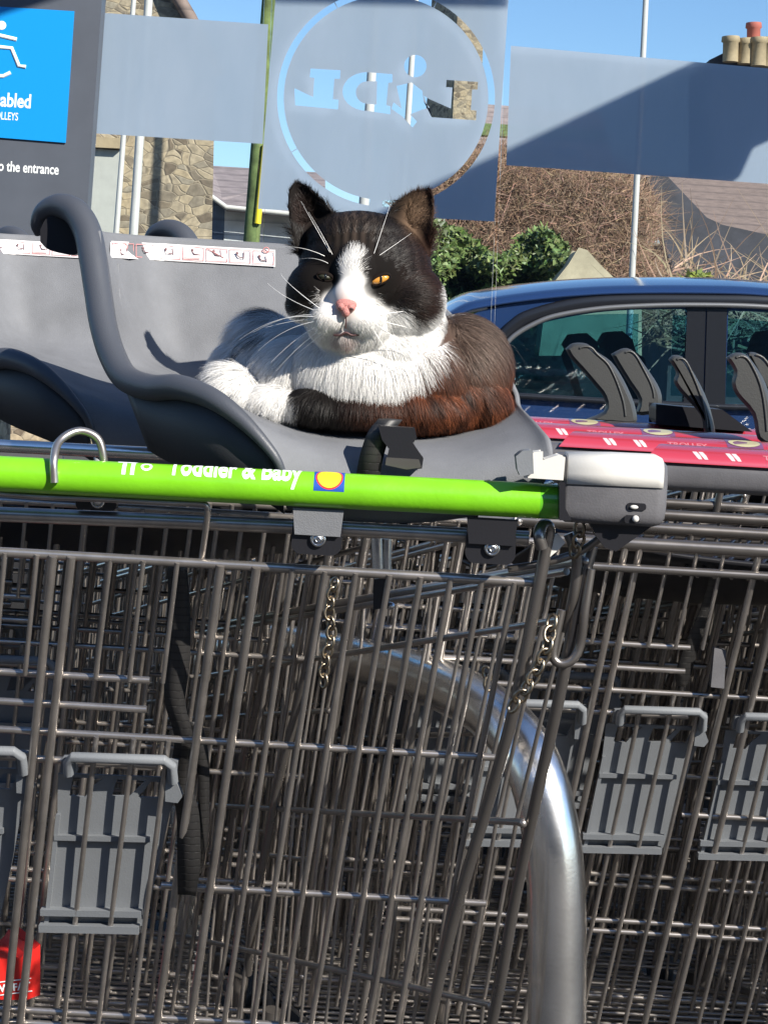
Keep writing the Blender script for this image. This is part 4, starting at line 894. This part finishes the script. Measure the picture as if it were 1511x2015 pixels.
# ---------------------------------------------------------------- steel hoop rail between the rows
g = MB(); g.tube(SP([(1092, 2700, 1.60), (1094, 2200, 1.60), (1096, 1950, 1.60), (1094, 1750, 1.60), (1080, 1620, 1.605), (1050, 1510, 1.62), (1000, 1432, 1.66), (930, 1378, 1.74), (840, 1338, 1.85), (720, 1304, 1.98), (600, 1280, 2.1), (500, 1272, 2.2), (420, 1300, 2.27), (380, 1400, 2.3), (372, 1600, 2.31), (370, 1950, 2.31), (370, 2150, 2.31)], 8), .0243, 40)
o = g.build('steel_hoop_rail', M['steel']); tag(o, 'bent tube of polished stainless steel standing between the two trolley rows', 'guard rail')
# ---------------------------------------------------------------- red carton
root = empty('red_carton', P(30, 1940, 1.9), 'torn bright red low fat carton lying in the basket at bottom left', 'carton')
g = MB(); g.prism([P(x, y, 1.9) for x, y in ((-60, 1890), (0, 1888), (40, 1886), (50, 1876), (58, 1862), (68, 1868), (80, 1858), (80, 1958), (52, 1968), (-60, 1966))], (-.03, .05, 0)); b_ = g.build('box', M['carton']); adopt(root, b_)
g = MB(); flatpx(g, text2d('LOW FAT', 20, .6, 1.), 1.899, -26, 1955, R(-6)); a_ = g.build('lettering', M['print_white'], fix=False)
g = MB(); g.tube([P(-40, 1938, 1.899), P(62, 1925, 1.899)], .0006, 6); g.tube([P(-40, 1964, 1.899), P(64, 1950, 1.899)], .0006, 6); c_ = g.build('underline', M['print_white']); adopt(root, a_, c_)

# ================================================================ CAT
CD = 1.52; S = CD/F                     # the cat is modelled in photo units around this depth
def C(x, y, z=0.): return P(x, y, CD)+Vector((0, -z*S, 0))
ROT = Matrix(((cr, 0, sr), (0, 1, 0), (-sr, 0, cr))).to_3x3()
def rotY(a): return Matrix.Rotation(a, 3, 'Y')
cb = MB()
def E(x, y, z, rx, ry, rz, tilt_=0., yaw=0.):
    cb.ell(C(x, y, z), (rx*S, rz*S, ry*S), 28, 18, rotY(R(tilt_)) @ Matrix.Rotation(R(yaw), 3, 'Z'))
# trunk, loafed on the seat
E(790, 730, -70, 190, 125, 170, 8); E(900, 735, -90, 108, 118, 150, 20); E(900, 782, -45, 104, 78, 112, -4); E(800, 800, 20, 140, 58, 90)
E(720, 725, 10, 150, 105, 110); E(560, 725, -105, 115, 90, 105, -10); E(468, 730, -135, 62, 76, 75, 25); E(515, 680, -150, 68, 66, 75)
E(600, 735, -20, 105, 75, 85)
# folded forelegs: dark one across the front, white paw and foreleg left
E(700, 800, 75, 118, 36, 50, -3); E(620, 795, 85, 60, 34, 45); E(545, 790, 72, 62, 34, 44, 4); E(500, 785, 66, 42, 29, 38, 8); E(470, 760, 30, 52, 34, 50, 35); E(446, 756, -10, 32, 28, 40, 40)
# neck and ruff
E(740, 660, 20, 118, 90, 100); E(790, 650, 0, 90, 90, 100)
# skull, brow, cheeks, muzzle, chin
E(718, 535, 40, 130, 112, 112); E(712, 480, 45, 108, 62, 90); E(638, 574, 72, 70, 64, 78); E(802, 592, 60, 72, 72, 80)
E(700, 540, 120, 46, 62, 52); E(688, 590, 150, 34, 40, 40); E(655, 625, 148, 38, 29, 36, 5); E(712, 628, 146, 42, 31, 38, -5); E(685, 655, 128, 34, 24, 36); E(690, 640, 100, 80, 46, 60)
E(620, 600, 80, 52, 40, 60); E(780, 620, 70, 60, 44, 62); E(672, 508, 108, 36, 20, 34); E(752, 510, 104, 38, 20, 36)
# ears: cupped shells
def ear(Le, Re, zc, bulge, thick=10):
    L_ = spline(Le, 5); R_ = spline(Re, 5); N = len(L_)-1; rf_, rb_ = [], []
    for j, (a, b) in enumerate(zip(L_, R_)):
        t = j/N; f = []; k = []
        for i in range(17):
            s_ = i/16; cup = 4*s_*(1-s_)*bulge*math.sqrt(max(0, 1-t)); x = a[0]*(1-s_)+b[0]*s_; y = a[1]*(1-s_)+b[1]*s_; lean = 22*t*t
            f.append(C(x, y, zc-cup-lean)); k.append(C(x, y, zc-cup-lean-thick))
        rf_.append(f); rb_.append(k)
    cb.grid([f+k[::-1] for f, k in zip(rf_, rb_)], True)
    for e in (0, -1): cb.add(rf_[e]+rb_[e][::-1], [tuple(range(34))], True)
ear([(588, 505), (576, 455), (569, 410), (571, 380), (581, 362)], [(690, 470), (660, 425), (632, 393), (608, 372), (595, 364)], 66, 34)
ear([(742, 470), (764, 422), (792, 393), (816, 379), (832, 376)], [(846, 505), (851, 455), (854, 415), (852, 388), (844, 374)], 62, 34)
tmp = cb.build('cat_raw', M['skin'])
md = tmp.modifiers.new('r', 'REMESH'); md.mode = 'VOXEL'; md.voxel_size = .0017
md = tmp.modifiers.new('s', 'SMOOTH'); md.iterations = 6; md.factor = .5
dg = bpy.context.evaluated_depsgraph_get(); dg.update(); me = bpy.data.meshes.new_from_object(tmp.evaluated_get(dg))
bpy.data.objects.remove(tmp); me.name = 'cat'; me.materials.clear(); me.materials.append(M['skin'])
catroot = bpy.data.objects.new('cat', me); COL.objects.link(catroot); tag(catroot, 'black and white cat with sun-tinted rusty brown flank loafing on the grey trolley seat', 'cat')
nv = len(me.vertices); V = np.zeros(nv*3); me.vertices.foreach_get('co', V); V = V.reshape(-1, 3)
NN = np.zeros(nv*3); me.vertices.foreach_get('normal', NN); NN = NN.reshape(-1, 3)
def coat_coords(V):
    """coat pattern coordinates of the cat: across, down, forward in its own modelling units"""
    a = V[:, 0]/S; b = (CZ-V[:, 2])/S
    return CX+a*cr-b*sr, CY+a*sr+b*cr, (CD-V[:, 1])/S
def poly_sd(x, y, pl):
    pl = np.array(pl, float); ins = np.zeros(len(x), bool); dist = np.full(len(x), 1e9); n = len(pl)
    for i in range(n):
        a = pl[i]; b = pl[(i+1) % n]
        c = ((a[1] > y) != (b[1] > y)); den = (b[1]-a[1]) if b[1] != a[1] else 1e-9
        ins ^= c & (x < (b[0]-a[0])*(y-a[1])/den+a[0])
        ab = b-a; t = np.clip(((x-a[0])*ab[0]+(y-a[1])*ab[1])/(ab@ab), 0, 1); dist = np.minimum(dist, np.hypot(x-a[0]-t*ab[0], y-a[1]-t*ab[1]))
    return np.where(ins, -dist, dist)
WHITE = [(692, 503), (706, 505), (714, 535), (716, 565), (738, 590), (770, 610), (800, 628), (830, 634), (850, 618), (862, 590), (866, 562), (872, 590), (868, 640), (856, 680), (830, 706), (790, 722), (748, 742), (712, 745), (690, 752), (640, 748), (600, 742), (578, 752), (584, 790), (590, 840), (470, 850), (340, 830), (340, 600), (420, 540), (500, 530), (556, 556), (552, 620), (600, 620), (632, 608), (656, 578), (672, 545)]
SPOTS = [((484, 668), (11, 26), 0), ((405, 762), (14, 12), 0), ((536, 612), (20, 14), 0), ((530, 655), (7, 18), 0)]
def coat_color(V, jit=True):
    x, y, z = coat_coords(V); n = len(x); r1 = rng.normal(size=n) if jit else np.zeros(n)
    sd_ = poly_sd(x+6*np.sin(y*.11), y+5*np.sin(x*.13), WHITE)+(r1*5)
    x_ = x; wh = 1/(1+np.exp(sd_/2.2))
    for (cx0, cy0), (rx, ry), _ in SPOTS:
        dd = ((x-cx0)/rx)**2+((y-cy0)/ry)**2+r1*.15; wh = wh*(1-1/(1+np.exp((dd-1)*6)))
    wh = np.where((z < -270), wh*.0+.0, wh)
    black = np.array([.007, .0055, .005]); brown = np.array([.115, .034, .013]); grey = np.array([.13, .095, .075]); white = np.array([.74, .725, .70])
    def sm(a, b, t): t = np.clip((t-a)/(b-a), 0, 1); return t*t*(3-2*t)
    kb = sm(650, 880, x)*sm(640, 760, y)*.95+.16*sm(760, 880, x); kb = np.clip(kb, 0, 1)  # rusty tint put into the black coat where sun strikes it
    col = black*(1-kb[:, None])+brown*kb[:, None]
    mo = np.clip(.62+.55*np.sin(x*.13+2.3*np.sin(y*.045))*np.sin(y*.085+1.7*np.sin(x*.04))+.25*r1, .12, 1.25); kb_ = kb[:, None]; col = col*(1-kb_)+(col*mo[:, None])*kb_
    # grey ticking over the back
    kg = np.exp(-(((x-930)/55)**2+((y-655)/75)**2))*.85; kg = np.clip(kg*(1+.5*r1), 0, 1); col = col*(1-kg[:, None])+grey*kg[:, None]
    # faint forehead striping and pale ear lining
    st = np.exp(-(((x-695)/38)**2+((y-455)/40)**2))*(.5+.5*np.sin(x*.38+.6*np.sin(y*.05)))*(z > 60); col = col*(1-.55*st[:, None])+np.array([.11, .08, .062])*.55*st[:, None]
    el = np.exp(-(((x-815)/22)**2+((y-430)/30)**2)); col = col*(1-.8*el[:, None])+np.array([.26, .17, .11])*.8*el[:, None]
    el = np.exp(-(((x-598)/16)**2+((y-420)/26)**2)); col = col*(1-.25*el[:, None])+np.array([.10, .06, .05])*.25*el[:, None]
    # pink fade around the nose and mouth
    wc = np.tile(white, (n, 1)); pk = np.exp(-(((x-682)/26)**2+((y-600)/26)**2))*.45+np.exp(-(((x-682)/26)**2+((y-655)/10)**2))*.12; pk = np.clip(pk, 0, 1); wc = wc*(1-pk[:, None])+np.array([.62, .33, .28])*pk[:, None]
    dk = np.clip(np.exp(-(((x-682)/24)**2+((y-663)/7)**2))*.9, 0, 1); wc = wc*(1-dk[:, None])+np.array([.16, .075, .06])*dk[:, None]
    col = col*(1-wh[:, None])+wc*wh[:, None]
    if jit: col = col*np.exp(rng.normal(size=(n, 1))*np.where(wh > .5, .12, .42)[:, None]-.03)
    return np.clip(col, 0, .9), wh
col, wh = coat_color(V, False); a = me.color_attributes.new('Col', 'FLOAT_COLOR', 'POINT'); cc = np.ones((nv, 4)); cc[:, :3] = col*.85; a.data.foreach_set('color', cc.reshape(-1))
me.polygons.foreach_set('use_smooth', np.ones(len(me.polygons), bool))
# --- fur
me.calc_loop_triangles(); nt_ = len(me.loop_triangles); T = np.zeros(nt_*3, int); me.loop_triangles.foreach_get('vertices', T); T = T.reshape(-1, 3)
area = np.linalg.norm(np.cross(V[T[:, 1]]-V[T[:, 0]], V[T[:, 2]]-V[T[:, 0]]), axis=1)
NH = 430000
xm, ym, zm = coat_coords(V[T].mean(1)); nm = unit(NN[T].mean(1))
wgt = area*np.where(nm[:, 1] > .5, .25, 1.)*np.where((ym < 680) & (xm > 545) & (xm < 880) & (zm > 0), 1.7, 1.)*np.where(nm[:, 2] < -.7, .3, 1)
ti = rng.choice(nt_, NH, p=wgt/wgt.sum()); u = rng.random((NH, 2)); fl_ = u.sum(1) > 1; u[fl_] = 1-u[fl_]
tv = T[ti]; rt = V[tv[:, 0]]+(V[tv[:, 1]]-V[tv[:, 0]])*u[:, :1]+(V[tv[:, 2]]-V[tv[:, 0]])*u[:, 1:]; nr = unit(NN[tv[:, 0]]*(1-u.sum(1))[:, None]+NN[tv[:, 1]]*u[:, :1]+NN[tv[:, 2]]*u[:, 1:])
x, y, z = coat_coords(rt); col, wh = coat_color(rt)
eyes = [(748, 550, 21, 10), (639, 545, 15, 8)]; keep = np.ones(NH, bool)
for ex, ey, ew, eh in eyes: keep &= (((x-ex)/ew)**2+((y-ey)/eh)**2 > 1)
keep &= ~((((x-681)/21)**2+((y-607)/18)**2 < 1) & (z > 150))
def sm(a, b, t): t = np.clip((t-a)/(b-a), 0, 1); return t*t*(3-2*t)
head = (y < 690-.0*x) & (x > 545) & (x < 885) & (z > -40)
hw = np.where(head, 1-sm(640, 700, y), 0.)
nose = np.array(C(684, 585, 190)); dirh = unit(rt-nose)
lower = sm(600, 650, y)
dirh = unit(dirh+np.array([0, .35, 0])+np.stack([np.zeros(NH), np.zeros(NH), -.5*lower], 1))
back = np.array([0, .6, 0]); dirb = np.stack([(x-700)/260*.7, np.full(NH, .25), np.full(NH, -.8)], 1)
ruff = np.exp(-(((x-720)/130)**2+((y-720)/60)**2)); dirb = dirb+np.stack([(x-700)/200*.6*ruff, -.3*ruff, -.4*ruff], 1)
ea = ((y < 455) & ((x < 645) | (x > 775))); dr = dirb*(1-hw)[:, None]+dirh*hw[:, None]
dr[ea] = np.array([0, .1, 1.])
dr = dr+rng.normal(size=(NH, 3))*np.where(ruff > .3, .20, .15)[:, None]
# clumping
cl = np.sin(x*.23+2*np.sin(y*.06))*np.cos(y*.19+1.5*np.sin(x*.07)); dr = dr+np.stack([cl*.24, 0*cl, np.cos(x*.21+y*.1)*.14], 1)
tg = dr-nr*np.sum(dr*nr, 1, keepdims=True); tg = unit(tg); lift = np.where(hw > .5, .30, .38)+.12*rng.random(NH); lift = np.where(wh > .5, lift+.06, lift)
inn = np.exp(-(((x-818)/24)**2+((y-425)/34)**2))+np.exp(-(((x-604)/20)**2+((y-418)/30)**2)); inner = ea & (inn > .5) & (nr[:, 1] < 0)
dfin = unit(tg+nr*lift[:, None]); dfin[inner] = unit(np.stack([np.where(x > 700, .5, -.3)+.25*rng.normal(size=NH), np.full(NH, -.6), .5+.3*rng.normal(size=NH)], 1))[inner]
ln = (.0100*hw+.0165*(1-hw))*rng.uniform(.55, 1.25, NH); face = np.exp(-(((x-690)/75)**2+((y-590)/80)**2))*(z > 60); ln = ln*(1-.62*face); ln[ea] = (rng.uniform(.0018, .0035, NH)+.004*rng.random(NH)**3)[ea]
ln[inner] = rng.uniform(.005, .011, NH)[inner]; ln = ln*(1+.35*ruff*(z > 20)*wh); ln = np.where((x < 545) & (y < 660), ln*1.35, ln)
foreleg = (z > 55) & (y > 755); ln = np.where(foreleg, ln*.6, ln)
dist_eye = np.minimum(*[np.hypot((x-ex)/1.3, y-ey) for ex, ey, _, _ in eyes]); ln = ln*np.clip(dist_eye/38, .22, 1)
nose_d = np.hypot(x-681, y-605); ln = ln*np.clip(nose_d/50, .2, 1)
curve = tg*.25-nr*.42+np.array([0, 0, -.12]); sd2 = unit(np.cross(dfin, nr)+rng.normal(size=(NH, 3))*.25)
wd = np.where(hw > .5, .00031, .00034)*rng.uniform(.7, 1.3, NH)
k = keep
fur = ribbons('fur', rt[k]-nr[k]*.0006, dfin[k], ln[k], wd[k], col[k], curve[k], M['fur'], segs=3, side=sd2[k], parent=catroot)
# --- face
def yawm(a): return Matrix.Rotation(R(a), 3, 'Z')
from mathutils.bvhtree import BVHTree
bvh = BVHTree.FromPolygons([tuple(v) for v in V], [tuple(t) for t in T])
def front(x, y):
    o = P(x, y, 1.0); d = (P(x, y, 2.0)-o).normalized(); h = bvh.ray_cast(o, d); return h[0], h[1]
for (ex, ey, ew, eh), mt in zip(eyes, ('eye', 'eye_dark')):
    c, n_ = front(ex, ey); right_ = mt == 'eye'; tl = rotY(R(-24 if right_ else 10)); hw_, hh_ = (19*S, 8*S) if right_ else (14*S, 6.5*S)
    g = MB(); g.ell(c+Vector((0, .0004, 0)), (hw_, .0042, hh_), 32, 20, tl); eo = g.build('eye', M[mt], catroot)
    g = MB(); g.ell(c+Vector((.0006 if right_ else .0008, -.0034, 0)), (.0011, .0008, hh_*.86), 14, 10); g.build('pupil', M['pupil'], eo)
    g = MB(); n_s = 40; pts = []
    for i in range(n_s):       # dark rim that follows the half closed opening, heavier on the upper lid
        a = 2*math.pi*i/n_s; up_ = max(0, math.sin(a)); pts.append((c+Vector((0, -.0014, 0))+tl @ Vector((math.cos(a)*hw_*1.06, 0, math.sin(a)*hh_*(1.12-.22*up_))), .0007+.0012*up_))
    pts.append(pts[0]); g.tube([p[0] for p in pts], [p[1] for p in pts], 8, False); g.build('eyelid', M['lid'], catroot)
c, n_ = front(681, 604)
g = MB(); k_ = S
nz = [(-20, 11, 2), (-17, 16, 5), (0, 15, 9), (17, 16, 5), (20, 10, 2), (17, -1, 7), (9, -12, 6), (0, -17, 5), (-9, -12, 6), (-17, 0, 7)]
g.ell(c+Vector((0, .001, .002)), (20*S, 11*S, 12*S), 24, 16); g.ell(c+Vector((0, .000, -.003)), (9*S, 11*S, 12*S), 20, 12); g.ell(c+Vector((-9*S, .000, 0)), (9*S, 11*S, 9*S)); g.ell(c+Vector((9*S, .0, 0)), (9*S, 11*S, 9*S))
g.build('nose', M['nose'], catroot)
g = MB()
for s_ in (-1, 1): g.ell(c+Vector((s_*11*S, -9.2*S, -3*S)), (4.0*S, 3*S, 2.4*S), 12, 8, rotY(R(25*s_)))
g.build('nostril', M['lip'], catroot)
def onface(x, y, lift=.0015):
    p, n_ = front(x, y); return p+n_*lift
g = MB(); g.tube([onface(682, 622), onface(682, 634), onface(681, 644)], .0006, 6); g.tube([onface(*p) for p in s2([(655, 657), (667, 655), (681, 645), (695, 655), (712, 655), (724, 650)], 4)], [.0006]+[.0012]*19+[.0006], 6) if False else g.tube([onface(*p) for p in s2([(660, 658), (671, 659), (681, 654), (692, 658), (706, 655)], 4)], .0009, 6)
g.build('mouth', M['lip'], catroot)
WK = [((640, 628), (590, 628, 40), (530, 645, 70), 0), ((645, 634), (600, 650, 50), (540, 712, 70), 0), ((648, 640), (605, 665, 60), (550, 728, 60), 0), ((636, 622), (580, 612, 60), (505, 655, 60), 0), ((640, 618), (570, 595, 40), (532, 560, 30), 1),
 ((632, 626), (560, 612, 70), (480, 668, 60), 0), ((630, 632), (570, 640, 80), (515, 690, 70), 0), ((650, 645), (625, 668, 70), (585, 700, 60), 0), ((636, 612), (560, 555, 30), (557, 540, 10), 1),
 ((650, 500), (625, 455, 80), (598, 405, 80), 2), ((655, 505), (640, 470, 80), (612, 425, 80), 2), ((640, 505), (600, 488, 70), (555, 492, 60), 2), ((735, 503), (752, 460, 80), (768, 410, 80), 2), ((742, 505), (775, 490, 80), (808, 465, 70), 2), ((648, 520), (625, 508, 60), (590, 515, 50), 2),
 ((730, 628), (790, 640, 60), (845, 660, 30), 0), ((735, 636), (790, 670, 60), (840, 720, 40), 0), ((728, 640), (770, 700, 70), (800, 760, 50), 0), ((732, 622), (800, 610, 60), (862, 612, 20), 0)]
for (x0, y0), (xm_, ym_, zm_), (x1, y1, z1), kd in WK:
    p0 = onface(x0, y0, -.001); p1 = C(xm_, ym_, 100+zm_*.6); p2 = C(x1, y1, 60+z1*.8)
    q = [p0*(1-t)**2+p1*2*t*(1-t)+p2*t*t for t in [i/12 for i in range(13)]]; g = MB(); g.tube(q, [(.00024 if kd == 2 else .0003)*(1-.8*i/12) for i in range(13)], 5, False); g.build('whisker', M['whisk'], catroot, fix=False)
